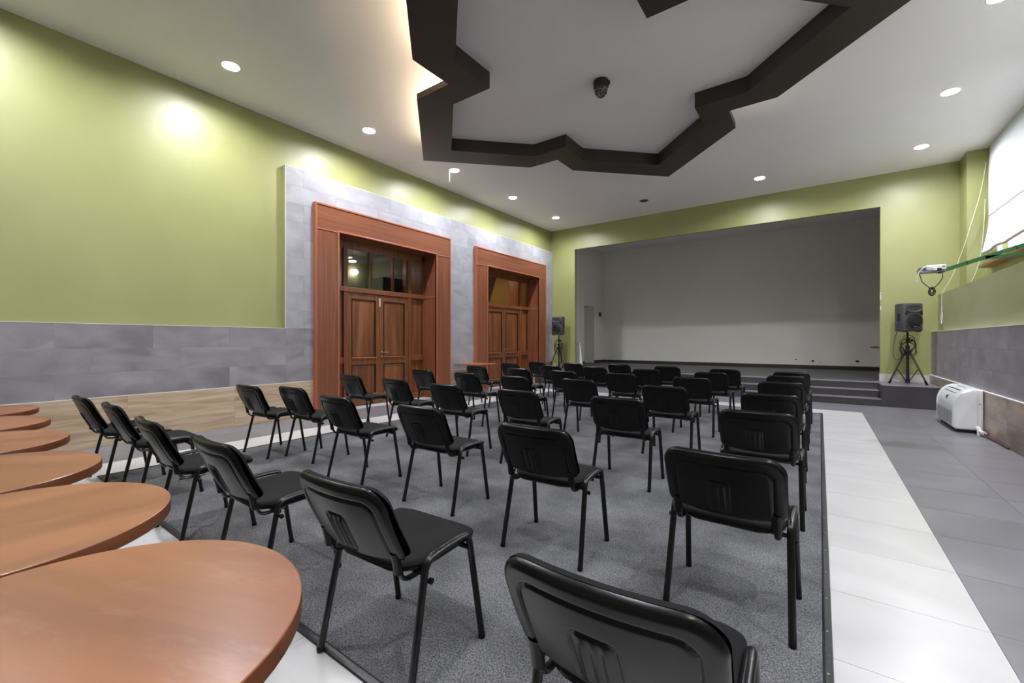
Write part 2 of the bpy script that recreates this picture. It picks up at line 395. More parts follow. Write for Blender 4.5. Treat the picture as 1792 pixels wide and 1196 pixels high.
# ------------------------------------------------------------------ ceiling
from mathutils.geometry import delaunay_2d_cdt
YL = [.27, 2.40, 4.53, 6.65, 8.78, 10.95]
LAMPS = [(-6.31, y) for y in YL] + [(1.54, y) for y in YL] + [(-1.09, 10.95), (-3.69, 10.95), (-1.09, .27), (-3.69, .27)]
LR = .100
cx0, cx1, cy0, cy1 = -7.9, 2.8, YB-.2, YW+.05
pts = [Vector((cx0, cy0)), Vector((cx1, cy0)), Vector((cx1, cy1)), Vector((cx0, cy1))]; edges = [(0, 1), (1, 2), (2, 3), (3, 0)]
for lx, ly in LAMPS:
    k = len(pts); n = 28
    pts += [Vector((lx+LR*cos(2*pi*i/n), ly+LR*sin(2*pi*i/n))) for i in range(n)]
    edges += [(k+i, k+(i+1) % n) for i in range(n)]
vs_, es_, fs_ = delaunay_2d_cdt(pts, edges, [], 1, 1e-6)[:3]
bm = bmesh.new(); vv = [bm.verts.new((p.x, p.y, H)) for p in vs_]
for f in fs_:
    c = sum((Vector(vs_[i]) for i in f), Vector((0, 0)))/len(f)
    if any(math.hypot(c.x-lx, c.y-ly) < LR*.999 for lx, ly in LAMPS): continue
    bm.faces.new([vv[i] for i in f])
bm.normal_update()
for f in bm.faces:
    if f.normal.z > 0: f.normal_flip()
me = bpy.data.meshes.new('ceiling'); bm.to_mesh(me); bm.free(); me.materials.append(M['ceil'])
ceil = bpy.data.objects.new('ceiling', me); COL.objects.link(ceil)
tag(ceil, 'flat white painted ceiling with recessed lights', 'ceiling', kind='structure')
obj('upper_slab', B((cx0, cx1, cy0, cy1, H+.09, H+.14)), 'ceil', ceil)

# ------------------------------------------------------------------ left wall
bm = bmesh.new()
WB = -7.62
segs = [(YB-.1, OPEN[0][0]-.03, 0, H), (OPEN[0][1]+.03, OPEN[1][0]-.03, 0, H), (OPEN[1][1]+.03, YWB, 0, H)]
for a, b, c, d in segs: box(bm, WB, XG, a, b, c, d)
for oy0, oy1, oz in OPEN: box(bm, WB, XG, oy0-.03, oy1+.03, oz+.03, H)
wl = struct('wall_left', bm, 'green', 'olive green left wall with grey stone cladding and two door surrounds', 'wall')
# grey backing behind the stone tiles
bm = bmesh.new(); e = .004
box(bm, XG, XP-e, YB, 3.535, .61, 1.508)
for a, b in ((3.535, DOORS[0][0]+.1), (DOORS[0][1]-.1, DOORS[1][0]+.1), (DOORS[1][1]-.1, YW)):
    box(bm, XG, XP-e, a, b, .61, 4.216)
for d in DOORS: box(bm, XG, XP-e, d[0]+.1, d[1]-.1, d[2]-.1, 4.216)
obj('backing', bm, 'grout', wl)
obj('reveal', B((XG, XP-.006, 3.529, 3.5345, 1.512, 4.218)), 'green', wl)
# white corner beads
obj('bead', B((XP-.008, XP+.0015, 3.526, 3.532, 1.512, 4.22)), 'whitebead', wl)
obj('bead', B((XP-.01, XP+.0015, YB, 3.532, 1.508, 1.514)), 'whitebead', wl)
obj('bead', B((XP-.01, XP+.0015, 3.532, YW, 4.216, 4.222)), 'whitebead', wl)
cacheT = {}
def walltile(parent, y0, y1, z0, z1, mat, xa, xb):
    k = (round(y1-y0, 3), round(z1-z0, 3), mat, xa); g = .0006
    if k not in cacheT:
        cacheT[k] = obj('tile', B((xa, xb, -k[0]/2+g, k[0]/2-g, -k[1]/2+g, k[1]/2-g)), mat, parent, loc=(0, (y0+y1)/2, (z0+z1)/2))
    else: inst(cacheT[k], 'tile', parent, (random.uniform(-.0008, .0008), (y0+y1)/2, (z0+z1)/2))
def course(parent, ya, yb, z0, z1, mat, xa, xb, off, w=.6):
    y = ya
    n = int((ya-off)//w)+1; cuts = [ya]
    while off+n*w < yb-.02:
        if off+n*w > ya+.02: cuts.append(off+n*w)
        n += 1
    cuts.append(yb)
    for a, b in zip(cuts, cuts[1:]): walltile(parent, a, b, z0, z1, mat, xa, xb)
for r in range(3):
    course(wl, YB, 3.532, .612+.299*r, .612+.299*(r+1), 'dado', XG+.005, XP, .3*(r % 2), .9)
rows = [.612+.3005*k for k in range(13)]
for r in range(12):
    z0, z1 = rows[r], rows[r+1]; off = 3.532+.3*(r % 2)
    if z0 > 3.55: spans = [(3.532, YW)]
    else: spans = [(3.532, DOORS[0][0]+.02), (DOORS[0][1]-.02, DOORS[1][0]+.02), (DOORS[1][1]-.02, YW)]
    for a, b in spans: course(wl, a, b, z0, z1, 'dado' if r < 3 and b < 5 else 'stone', XG+.005, XP, off, .9 if b-a > 2 else .6)
# travertine base
bl = struct('baseboard_left', B((XG, XP-.004, YB, DOORS[0][0]+.02, 0, .60), (XG, XP-.004, DOORS[0][1]-.02, DOORS[1][0]+.02, 0, .60), (XG, XP-.004, DOORS[1][1]-.02, 11.2, 0, .60)), 'grout', 'tan travertine slab base along the left wall', 'baseboard')
for a, b in ((YB, DOORS[0][0]), (DOORS[0][1], DOORS[1][0]), (DOORS[1][1], 11.12)):
    n = max(1, round((b-a)/1.2)); w = (b-a)/n
    for i in range(n):
        obj('slab', B((XG+.01, XP+.001, -w/2+.001, w/2-.001, .002, .600)), 'travertine', bl, loc=(0, a+(i+.5)*w, 0))
obj('joint', B((XP-.01, XP+.002, YB, DOORS[0][0], .601, .611), (XP-.01, XP+.002, DOORS[0][1], DOORS[1][0], .601, .611), (XP-.01, XP+.002, DOORS[1][1], 11.12, .601, .611)), 'whitebead', bl)

# ------------------------------------------------------------------ doors
def door_unit(name, label, D, O, vest):
    (fy0, fy1, fz), (oy0, oy1, oz) = D, O
    root = thing(name, label, 'door', (XF, (fy0+fy1)/2, 0), kind='structure')
    cy = (fy0+fy1)/2
    def P(nm, bm, mat, par=root, sm=False):
        o = obj(nm, bm, mat, par, sm)
        # built in world coordinates -> keep in place
        o.data.transform(Matrix.Translation((-XF, -cy, 0)))
        if par is not root:
            pass
        return o
    s = .035
    # surround boards
    for a, b in ((fy0, oy0), (oy1, fy1)):
        P('jamb_board', B((XG, XF-.012, a+s*.5, b-s*.5, 0.02, oz-.0)), 'frame')
        P('plinth_strip', B((XG, XF-.004, a, b, 0, .05)), 'framestrip')
        P('cap_strip', bev(B((XG, XF-.004, a+s, b-s, oz-.012, oz+.016)), .003, 1), 'framestrip')
    P('lintel_board', B((XG, XF-.012, fy0+s*.5, fy1-s*.5, oz+.02, fz-.02)), 'frameh')
    # edge strips
    P('edge_strip', bev(B((XG, XF, fy0, fy0+s, 0, fz)), .006), 'framestrip')
    P('edge_strip', bev(B((XG, XF, fy1-s, fy1, 0, fz)), .006), 'framestrip')
    P('edge_strip', bev(B((XG, XF, fy0+s*.6, fy1-s*.6, fz-s, fz)), .006), 'framestrip')
    P('edge_strip', bev(B((XF-.05, XF, oy0-s, oy0, 0, oz)), .006), 'framestrip')
    P('edge_strip', bev(B((XF-.05, XF, oy1, oy1+s, 0, oz)), .006), 'framestrip')
    P('edge_strip', bev(B((XF-.05, XF, oy0-s, oy1+s, oz, oz+s)), .006), 'framestrip')
    # linings
    P('lining', B((XD-.02, XF-.01, oy0-.03, oy0, 0, oz)), 'frame')
    P('lining', B((XD-.02, XF-.01, oy1, oy1+.03, 0, oz)), 'frame')
    P('lining', B((XD-.02, XF-.01, oy0-.03, oy1+.03, oz, oz+.03)), 'frameh')
    P('lining_strip', B((XD, XF-.05, oy1-.004, oy1, 2.30, 2.335)), 'framestrip')
    # deep lining behind the door plane
    P('rear_lining', B((XD-.75, XD-.02, oy1, oy1+.03, 0, oz), ), 'orangewood')
    P('rear_lining', B((XD-.75, XD-.02, oy0-.03, oy0, 0, oz), ), 'orangewood')
    # timber frame
    w = oy1-oy0; m0, m1 = oy0+.385, oy1-.435
    zt0, zt1 = 2.265, 2.355
    t0, t1 = XD-.06, XD+.012
    P('mullion', bev(B((t0, XD+.022, m0-.045, m0+.035, 0, oz)), .004, 1), 'doorwood')
    P('mullion', bev(B((t0, XD+.022, m1-.035, m1+.045, 0, oz)), .004, 1), 'doorwood')
    P('stile', B((t0, t1, oy0, oy0+.05, 0, oz)), 'doorwood')
    P('stile', B((t0, t1, oy1-.035, oy1, 0, oz)), 'doorwood')
    P('transom_bar', bev(B((t0, XD+.03, oy0, oy1, zt0, zt1)), .006), 'doorwood')
    P('head_rail', B((t0, t1, oy0, oy1, oz-.15, oz)), 'doorwood')
    # transom glazing
    for a, b in ((oy0+.05, m0-.045), (m0+.035, m1-.035), (m1+.045, oy1-.035)):
        P('pane', B((XD-.028, XD-.022, a, b, zt1, oz-.15)), 'glass')
        P('glazing_bead', B((XD-.02, XD+.006, a, b, zt1, zt1+.012), (XD-.02, XD+.006, a, b, oz-.162, oz-.15), (XD-.02, XD+.006, a, a+.012, zt1, oz-.15), (XD-.02, XD+.006, b-.012, b, zt1, oz-.15)), 'doorwood')
    # fixed side panels
    for a, b in ((oy0+.05, m0-.045), (m1+.045, oy1-.035)):
        P('side_panel', B((XD-.045, XD-.03, a, b, .98, zt0)), 'doorpanel')
        P('side_panel', B((XD-.045, XD-.03, a, b, .12, .86)), 'doorpanel')
        P('side_rail', bev(B((t0, t1, a, b, .86, .98)), .005, 1), 'doorwood')
        P('side_rail', bev(B((t0, t1, a, b, 0, .12)), .005, 1), 'doorwood')
        P('side_moulding', B((XD-.03, XD-.01, a, a+.012, .98, zt0), (XD-.03, XD-.01, b-.012, b, .98, zt0), (XD-.03, XD-.01, a, b, zt0-.014, zt0)), 'doordark')
    # two leaves
    mid = (m0+.035+m1-.035)/2
    for k, (a, b) in enumerate(((m0+.04, mid-.002), (mid+.002, m1-.04))):
        leaf = P('door_leaf', B((XD-.045, XD-.020, a, b, .012, 2.255)), 'doorwood')
        sw = .095
        for nm, r in (('leaf_stile', (a, a+sw, .012, 2.255)), ('leaf_stile', (b-sw, b, .012, 2.255)), ('leaf_rail', (a+sw, b-sw, .012, .20)), ('leaf_rail', (a+sw, b-sw, .82, .95)), ('leaf_rail', (a+sw, b-sw, 2.14, 2.255))):
            P(nm, bev(B((XD-.03, XD+.002, r[0], r[1], r[2], r[3])), .003, 1), 'doorwood', leaf)
        for z0, z1 in ((.95, 2.14), (.20, .82)):
            bm = bmesh.new(); p0, p1 = a+sw, b-sw
            # raised-and-fielded panel
            o1 = [(XD-.018, p0+.012, z0+.012), (XD-.018, p1-.012, z0+.012), (XD-.018, p1-.012, z1-.012), (XD-.018, p0+.012, z1-.012)]
            o2 = [(XD-.008, p0+.05, z0+.05), (XD-.008, p1-.05, z0+.05), (XD-.008, p1-.05, z1-.05), (XD-.008, p0+.05, z1-.05)]
            v1 = [bm.verts.new(q) for q in o1]; v2 = [bm.verts.new(q) for q in o2]
            bm.faces.new(v2)
            for i in range(4): bm.faces.new((v1[i], v1[(i+1) % 4], v2[(i+1) % 4], v2[i]))
            P('leaf_panel', bm, 'doorpanel', leaf)
            P('leaf_moulding', B((XD-.02, XD+.010, p0, p0+.014, z0, z1), (XD-.02, XD+.010, p1-.014, p1, z0, z1), (XD-.02, XD+.010, p0, p1, z1-.014, z1)), 'doordark', leaf)
            P('leaf_moulding', bev(B((XD-.02, XD+.022, p0-.01, p1+.01, z0, z0+.02)), .004, 1), 'framestrip', leaf)
        if k == 1:
            hb = bmesh.new(); y = a+.05
            lathe(hb, [(0, 0), (.026, 0), (.026, .008), (.010, .010), (.010, .05), (0, .05)], (XD+.002, y, 1.06), 16, 'X')
            tube(hb, [(XD+.045, y, 1.06), (XD+.052, y+.03, 1.06), (XD+.052, y+.13, 1.06)], .010, 8)
            lathe(hb, [(0, 0), (.026, 0), (.026, .008), (.012, .010), (.012, .022), (0, .022)], (XD+.002, y, .97), 16, 'X')
            P('handle', hb, 'chrome', leaf, True)
    if vest == 1: # paper/paint flake left hanging over the meeting stiles
        P('paint_flake', bev(B((XD+.004, XD+.008, mid-.012, mid+.016, 2.02, 2.20)), .002, 1), 'white')
    # dim vestibule behind the glass
    vx0 = -9.9
    va, vb = oy0-.35, oy1+.35
    wallm = 'vest' if vest == 1 else 'ochre'
    P('vestibule_wall', B((vx0-.05, vx0, va, vb, 0, 3.6)), wallm)
    P('vestibule_wall', B((vx0, WB, va-.05, va, 0, 3.6), (vx0, WB, vb, vb+.05, 0, 3.6)), wallm)
    P('vestibule_ceiling', B((vx0, WB, va, vb, 3.55, 3.6)), 'vestdark' if vest == 1 else 'ochre')
    P('vestibule_floor', B((vx0, WB, va, vb, -.05, 0)), 'vestdark')
    if vest == 1:
        for yy in (5.79, 6.43): P('inner_post', B((-8.13, -8.07, yy, yy+.045, 2.2, 3.5)), 'orangewood')
        P('inner_cabinet', B((-9.2, -8.5, 6.5, vb, 0, 2.84)), 'vestdark')
        P('vestibule_lamp', lathe(bmesh.new(), [(0, 3.18), (.075, 3.18), (.08, 3.20), (.02, 3.21), (0, 3.212)], (-9.0, 6.0, 0), 16), 'vlampw')
        P('lamp_rod', tube(bmesh.new(), [(-9.0, 6.0, 3.21), (-9.0, 6.0, 3.55)], .006, 6), 'vestdark')
        P('vestibule_lamp', lathe(bmesh.new(), [(0, 3.04), (.06, 3.05), (.085, 3.10), (.05, 3.15), (.0, 3.16)], (-9.82, 6.62, 0), 16), 'vlamp')
    else:
        bm = bmesh.new()
        q = [(9.0, 0.0), (9.0, 3.5), (10.50, 3.5), (10.07, 2.54), (9.6, 1.5), (9.6, 0)]
        a = [bm.verts.new((-8.14, y, z)) for y, z in q]; b = [bm.verts.new((-8.09, y, z)) for y, z in q]
        bm.faces.new(a); bm.faces.new(b[::-1])
        for k in range(len(q)): bm.faces.new((a[k], a[(k+1) % len(q)], b[(k+1) % len(q)], b[k]))
        P('inner_post', bm, 'frame')
        P('vestibule_lamp', lathe(bmesh.new(), [(0, 3.52), (.16, 3.52), (.16, 3.55), (0, 3.55)], (-8.9, 10.4, 0), 16), 'vlamp')
    return root
door_unit('door_1', 'panelled double door with dark transom glass in the nearer red-brown surround', DOORS[0], OPEN[0], 1)
door_unit('door_2', 'panelled double door with ochre lit transom in the farther red-brown surround', DOORS[1], OPEN[1], 2)

# ------------------------------------------------------------------ right wall
BAYS = [(8.15, 11.45), (4.35, 7.65), (.55, 3.85)]; WZ0, WZ1 = 2.70, 4.80
wr = struct('wall_right', B((XU, 2.75, YB-.1, YW, 0, 2.25)), 'greendull', 'right wall, dull green plaster ledge over grey stone dado', 'wall')
bm = B((XW, 2.75, YB-.1, YW, 2.25, WZ0), (XW, 2.75, YB-.1, YW, WZ1, H))
ycut = [YW] + [v for a, b in BAYS for v in (b, a)] + [YB-.1]
for a, b in zip(ycut[0::2], ycut[1::2]): box(bm, XW, 2.75, b, a, WZ0, WZ1)
wu = tag(obj('wall_right_upper', bm, 'green'), 'olive green upper right wall around the blind', 'wall', kind='structure')
obj('pilaster', B((2.285, XW, 11.74, YW, 2.25, H)), 'green', wu)
obj('backing', B((XU-.02, XU, YB, YW, .60, 1.482)), 'grout', wr)
for r in range(3):
    course(wr, YB, YW, .605+.293*r, .605+.293*(r+1), 'dado', XDR, XU-.002, .3*(r % 2), .6)
obj('bead', B((XDR-.0015, XU, YB, YW, 1.4845, 1.491)), 'whitebead', wr)
br = struct('baseboard_right', B((XB+.006, XU, YB, YW, 0, .592)), 'whitebead', 'stained brown stone base along the right wall, two courses', 'baseboard')
for r, (z0, z1) in enumerate(((.004, .272), (.277, .590))):
    n = int(math.ceil((YW-YB)/1.2)); w = (YW-YB)/n
    for i in range(n):
        obj('slab', B((XB, XB+.02, -w/2+.001, w/2-.001, z0, z1)), 'travdark', br, loc=(0, YB+(i+.5)*w, 0))
obj('joint', B((XB-.004, XU, YB, YW, .592, .604)), 'whitebead', br)
# windows and their roman blinds
def blindX(z, y):
    t = (H-.03-z)/(H-.03-2.92)
    base = 2.535 - .02*t - .085*max(0, (t-.68)/.32)**1.6
    return base - .012*sin(pi*min(1, t/.66)) + .006*sin(9*y+2*t)*t
def bay(n, WY0, WY1, wlabel, blabel):
    cyw = (WY0+WY1)/2
    wn = thing('window_%d' % n, wlabel, 'window', (XW, cyw, WZ0), kind='structure')
    def WP(nm, bm, mat):
        o = obj(nm, bm, mat, wn); o.data.transform(Matrix.Translation((-XW, -cyw, -WZ0))); return o
    WP('frame', B((XW+.04, XW+.1, WY0, WY1, WZ0, WZ0+.10), (XW+.04, XW+.1, WY0, WY1, WZ1-.08, WZ1), (XW+.04, XW+.1, WY0, WY0+.08, WZ0, WZ1), (XW+.04, XW+.1, WY1-.08, WY1, WZ0, WZ1), (XW+.04, XW+.1, cyw-.05, cyw+.05, WZ0, WZ1)), 'white')
    for a, b in ((WY0+.08, cyw-.05), (cyw+.05, WY1-.08)):
        WP('pane', B((XW+.065, XW+.071, a, b, WZ0+.10, WZ1-.08)), 'glass')
    WP('sill', bev(B((2.385, XW+.04, WY0-.05, WY1+.02, WZ0-.055, WZ0-.005)), .006), 'sill')
    by0, by1 = WY0-.05, WY1+.05
    c = (-2.5, -(by0+by1)/2, -2.9)
    bt = thing('roman_blind', blabel, 'blind', (2.5, (by0+by1)/2, 2.9), group='white roman blinds')
    bm = bmesh.new(); ny, nz = 46, 40; gr = []
    for j in range(nz+1):
        z = H-.012 - (H-.012-2.93)*(j/nz)
        gr.append([bm.verts.new((blindX(z, by0+(by1-by0)*i/ny), by0+(by1-by0)*i/ny, z)) for i in range(ny+1)])
    for j in range(nz):
        for i in range(ny): bm.faces.new((gr[j][i], gr[j][i+1], gr[j+1][i+1], gr[j+1][i]))
    q = obj('fabric', bm, 'blind', bt, True); q.data.transform(Matrix.Translation(c))
    bm = bmesh.new(); tube(bm, [(blindX(3.60, y)-.004, y, 3.60) for y in [by0+(by1-by0)*i/30 for i in range(31)]], .004, 6)
    q = obj('batten', bm, 'hem', bt, True); q.data.transform(Matrix.Translation(c))
    bm = bmesh.new(); tube(bm, [(blindX(2.93, y)+.012, y, 2.925+.012*sin(6*y)) for y in [by0+(by1-by0)*i/40 for i in range(41)]], .014, 8, rx=.022)
    q = obj('hem', bm, 'hem', bt, True); q.data.transform(Matrix.Translation(c))
bay(1, *BAYS[0], 'white framed window behind the visible blind, brown wooden sill', 'white fabric roman blind hanging at the right edge of the picture')
bay(2, *BAYS[1], 'unseen window added for daylight in the middle of the right wall', 'white roman blind over the added middle window, outside the picture')  # bay added out of view to bring soft daylight onto the ceiling
bay(3, *BAYS[2], 'unseen window added for daylight beside the camera', 'white roman blind over the added window beside the camera')  # second added bay, unseen, more daylight from the right
# blind cords
c1 = obj('blind_cord', tube(bmesh.new(), smoothpath([(2.50, 11.56, 4.62), (2.44, 11.60, 4.1), (2.33, 11.64, 3.55), (2.22, 11.68, 3.05), (2.08, 11.72, 2.55), (1.958, 11.75, 2.268), (1.945, 11.75, 2.15), (1.945, 11.75, 1.86)], 5), .0055, 6), 'cord', None, True)
tag(c1, 'pale blind cord slanting down from the ceiling and over the green ledge', 'cord')
bm = bmesh.new()
lp = [(1.945+.0*sin(a), 11.75+.055*cos(a), 1.755+.115*sin(a)) for a in [2*pi*i/24 for i in range(24)]]
tube(bm, lp, .006, 6, closed=True); tube(bm, [(1.945, 11.75, 1.86), (1.945, 11.735, 1.93), (1.945, 11.75, 2.0), (1.945, 11.765, 1.93), (1.945, 11.75, 1.87)], .005, 6)
obj('loop', bm, 'cablewhite', c1, True)
c2 = obj('blind_cord', tube(bmesh.new(), smoothpath([(2.50, 11.62, 3.95), (2.49, 11.62, 3.6), (2.47, 11.63, 3.2), (2.44, 11.62, 2.9), (2.38, 11.6, 2.6), (2.28, 11.55, 2.36), (2.18, 11.5, 2.262)], 5), .0055, 6), 'cord', None, True)
tag(c2, 'shorter cream blind cord hanging beside the edge of the blind', 'cord')

# back wall behind the camera
struct('wall_back', B((-7.6, 2.75, YB-.15, YB, 0, H)), 'green', 'olive green wall behind the camera', 'wall')

# ------------------------------------------------------------------ stage wall, stage, steps
OX0, OX1, OZ = -6.36, 1.068, 4.23
struct('wall_front', B((-8.1, OX0, YW, YWB, 0, 5.03), (OX1, 2.8, YW, YWB, 0, 5.03), (OX0, OX1, YW, YWB, OZ, 5.03)), 'green', 'olive green wall framing the wide stage opening', 'wall')
wf_ = bpy.data.objects['wall_front']
for z0, z1 in ((2.20, 2.30), (2.33, 2.35), (1.98, 2.06)):
    obj('paint_chip', B((OX1-.0015, OX1+.014, YW-.0015, YW+.01, z0, z1)), 'whitebead', wf_)
bf = struct('baseboard_front', B((OX1-.012, XB, YW-.018, YWB+.01, ZS, ZS+.158)), 'wbase', 'pale marble skirting on the green wall right of the stage', 'baseboard')
struct('baseboard_front_left', B((XP, OX0+.012, YW-.018, YWB+.01, ZS, ZS+.158)), 'travertine', 'tan stone skirting on the green wall left of the stage', 'baseboard')
stg = tag(obj('stage_platform', B((-8.3, 2.8, 11.80, YSB+.2, -.12, ZS-.002), (1.0, XB, 11.135, 11.82, 0, ZS-.012), (-7.2, -6.2, 11.135, 11.82, 0, ZS-.012), (-6.2, 1.0, 11.14, 11.82, 0, .128), (-6.2, 1.0, 11.47, 11.82, .12, .27)), 'stagefloor'), 'dark raised stage floor with three steps along its front', 'stage', kind='structure')
def run(nm, x0, x1, w, fn, mat):
    n = max(1, round((x1-x0)/w)); w = (x1-x0)/n; src = None
    for i in range(n):
        c = x0+(i+.5)*w
        if src is None: src = obj(nm, fn(w), mat, stg, loc=(c, 0, 0))
        else: inst(src, nm, stg, (c, 0, 0))
g = .0012
for i, (yy, zz) in enumerate(((11.12, .1417), (11.45, .2833), (11.78, .425))):
    run('riser_tile', -6.2, 1.0, .6, lambda w: B((-w/2+g, w/2-g, yy+.004, yy+.02, zz-.1417+.001, zz-.012)), 'step')
    run('tread_tile', -6.2, 1.0, .6, lambda w: bev(B((-w/2+g, w/2-g, yy-.006, yy+.335, zz-.012, zz)), .002, 1), 'dtile')
for a, b in ((1.0, XB), (-7.16, -6.2)):
    run('block_front_tile', a, b, .6, lambda w: B((-w/2+g, w/2-g, 11.12, 11.136, .001, ZS-.012)), 'step')
    run('block_top_tile', a, b, .6, lambda w: bev(B((-w/2+g, w/2-g, 11.114, YW-.02, ZS-.012, ZS)), .002, 1), 'dtile')
obj('block_side', B((.996, 1.0, 11.125, 11.8, .0, ZS-.013)), 'step', stg); obj('block_side', B((-6.2, -6.196, 11.125, 11.8, .0, ZS-.013)), 'step', stg)
# stage interior
SX0, SX1 = -7.28, 2.62
DY0, DY1, DZ = 14.80, 15.68, 2.66
struct('wall_stage_back', B((SX0-.1, SX1+.1, YSB, YSB+.1, -.1, 5.02)), 'cream', 'pale cream back wall of the stage', 'wall')
struct('wall_stage_left', B((SX0-.75, SX0, YWB, DY0, -.1, 5.02), (SX0-.75, SX0, DY1, YSB, -.1, 5.02), (SX0-.75, SX0, DY0, DY1, DZ, 5.02), (SX0-.85, SX0-.72, DY0-.05, DY1+.05, -.1, DZ)), 'cream', 'cream side wall of the stage with a narrow doorway recess', 'wall')
struct('wall_stage_right', B((SX1, SX1+.1, YWB, YSB, -.1, 5.02)), 'cream', 'cream right side wall of the stage behind the green pier', 'wall')
struct('ceiling_stage', B((SX0-.9, SX1+.2, YWB, YSB+.2, 4.95, 5.05)), 'ceil', 'plain ceiling over the stage', 'ceiling')
struct('baseboard_stage', B((SX0, SX1, YSB-.02, YSB, ZS, ZS+.105), (SX0, SX0+.02, DY1, YSB, ZS, ZS+.105), (SX0, SX0+.02, YWB, DY0, ZS, ZS+.105)), 'skirtdark', 'dark skirting round the back of the stage', 'baseboard')
sb = tag(obj('switch_box', bev(B((SX0, SX0+.05, 16.12, 16.26, 2.30, 2.46)), .01), 'black'), 'small black switch box on the cream stage side wall', 'switch')
obj('dial', lathe(bmesh.new(), [(0, .012), (.03, .012), (.035, 0)], (SX0+.05, 16.19, 2.39), 12, 'X'), 'silver', sb)
for k, y in enumerate((16.10, 16.28)):
    s_ = tag(obj('wall_socket', bev(B((SX0, SX0+.012, y-.05, y+.05, 1.20, 1.28)), .004, 1), 'white'), 'white wall socket low on the stage side wall, %s of two' % ('nearer' if k == 0 else 'farther'), 'socket', 'stage sockets')
    obj('socket_face', lathe(bmesh.new(), [(0, .004), (.022, .004), (.026, 0)], (SX0+.012, y, 1.24), 12, 'X'), 'wbase', s_)
# chips in the plaster at the foot of the stage back wall
for k, (x, z, w) in enumerate(((-.62, .70, .06), (-.18, .66, .10), (.02, .63, .04), (.92, .68, .12))):
    bm = bmesh.new(); n = 9
    prism(bm, [(w*.5*cos(2*pi*i/n)*random.uniform(.6, 1.2), w*.28*sin(2*pi*i/n)*random.uniform(.5, 1.2)) for i in range(n)], 0, .004)
    c = obj('plaster_chip', bm, 'doordark', None); c.location = (x, YSB-.001, z); c.rotation_euler = (pi/2, 0, 0)
    tag(c, 'dark chip in the stage back wall above the skirting, %s from the left' % ('first', 'second', 'third', 'fourth')[k], 'chip', 'chips in the stage wall')
# white board leaning behind the left pier
lb = thing('leaning_board', 'white board leaning on the stage wall behind the left green pier', 'board', (-6.36, 12.62, ZS))
bm = bmesh.new()
q = [(-.55, 0.0), (.10, 0.0), (.0, .82), (-.65, .82)]
a = [bm.verts.new((x, -.01, z)) for x, z in q]; b = [bm.verts.new((x, .012, z)) for x, z in q]
bm.faces.new(a); bm.faces.new(b[::-1])
for k in range(4): bm.faces.new((a[k], a[(k+1) % 4], b[(k+1) % 4], b[k]))
obj('sheet', bm, 'white', lb)
obj('edge_band', B((-.55, .10, -.013, -.0105, .002, .02)), 'silver', lb)

# ------------------------------------------------------------------ star-shaped ceiling beam
SC = (-2.55, 5.56)
def star(r, n):
    q = [(-r, 0), (-(r-n), n), (-n, n), (-n, r-n), (0, r), (n, r-n), (n, n), (r-n, n), (r, 0), (r-n, -n), (n, -n), (n, -(r-n)), (0, -r), (-n, -(r-n)), (-n, -n), (-(r-n), -n)]
    return q
ro, no, ri, ni = 3.525, 1.455, 2.80, 1.065
Po, Pi = star(ro, no), star(ri, ni)
zb = H-.22
sr = thing('ceiling_star_beam', 'dark brown stepped diamond beam hung under the ceiling with hidden lighting', 'ceiling beam', (SC[0], SC[1], H))
def ringslab(A, Bp, z0, z1):
    bm = bmesh.new(); n = len(A)
    a0 = [bm.verts.new((x, y, z0)) for x, y in A]; a1 = [bm.verts.new((x, y, z1)) for x, y in A]
    b0 = [bm.verts.new((x, y, z0)) for x, y in Bp]; b1 = [bm.verts.new((x, y, z1)) for x, y in Bp]
    for i in range(n):
        j = (i+1) % n
        bm.faces.new((a0[i], a0[j], b0[j], b0[i])); bm.faces.new((a1[i], a1[j], b1[j], b1[i]))
        bm.faces.new((a0[i], a0[j], a1[j], a1[i])); bm.faces.new((b0[i], b0[j], b1[j], b1[i]))
    return bm
zb_, zt = -.22, -.20
obj('soffit', ringslab(Po, Pi, zb_, zt), 'beam', sr)
obj('inner_fascia', ringslab(star(ri+.03, ni+.012), Pi, zt, -.001), 'beam', sr)
obj('outer_lip', ringslab(Po, star(ro-.03, no-.012), zt, zb_+.085), 'beam', sr)
mid_o = star(ri+.20, ni+.075)
def strip(i, j, ta=0.0, tb=1.0):
    a, b = Vector((*mid_o[i], 0)), Vector((*mid_o[j], 0)); p, q = a.lerp(b, ta), a.lerp(b, tb)
    d = (q-p).normalized(); s = Vector((-d.y, d.x, 0))*.012
    bm = bmesh.new(); prism(bm, [((p+s).x, (p+s).y), ((p-s).x, (p-s).y), ((q-s).x, (q-s).y), ((q+s).x, (q+s).y)], -.185, -.168)
    return obj('led_strip', bm, 'warm', sr)
# lit along the side facing the door wall, and at one notch opposite
for i, j, ta, tb in ((15, 0, .02, .97), (14, 15, 0, 1), (13, 14, 0, 1), (12, 13, .05, 1), (6, 7, .2, .9)): strip(i, j, ta, tb)

# dome fitting in the middle of the star
cd = thing('disco_lamp', 'small black crystal dome lamp at the centre of the star beam', 'lamp', (-2.48, 5.56, H))
obj('base', lathe(bmesh.new(), [(0, 0), (.10, 0), (.105, -.02), (.105, -.09), (.095, -.10), (0, -.10)], n=24), 'black', cd, True)
bm = bmesh.new(); bmesh.ops.create_icosphere(bm, subdivisions=2, radius=.092)
for v in bm.verts: v.co.z = v.co.z*1.15-.13
obj('dome', bm, 'crystal', cd)
obj('bracket', tube(bmesh.new(), [(.10, 0, -.03), (.125, 0, -.05), (.12, 0, -.09)], .012, 8), 'black', cd, True)

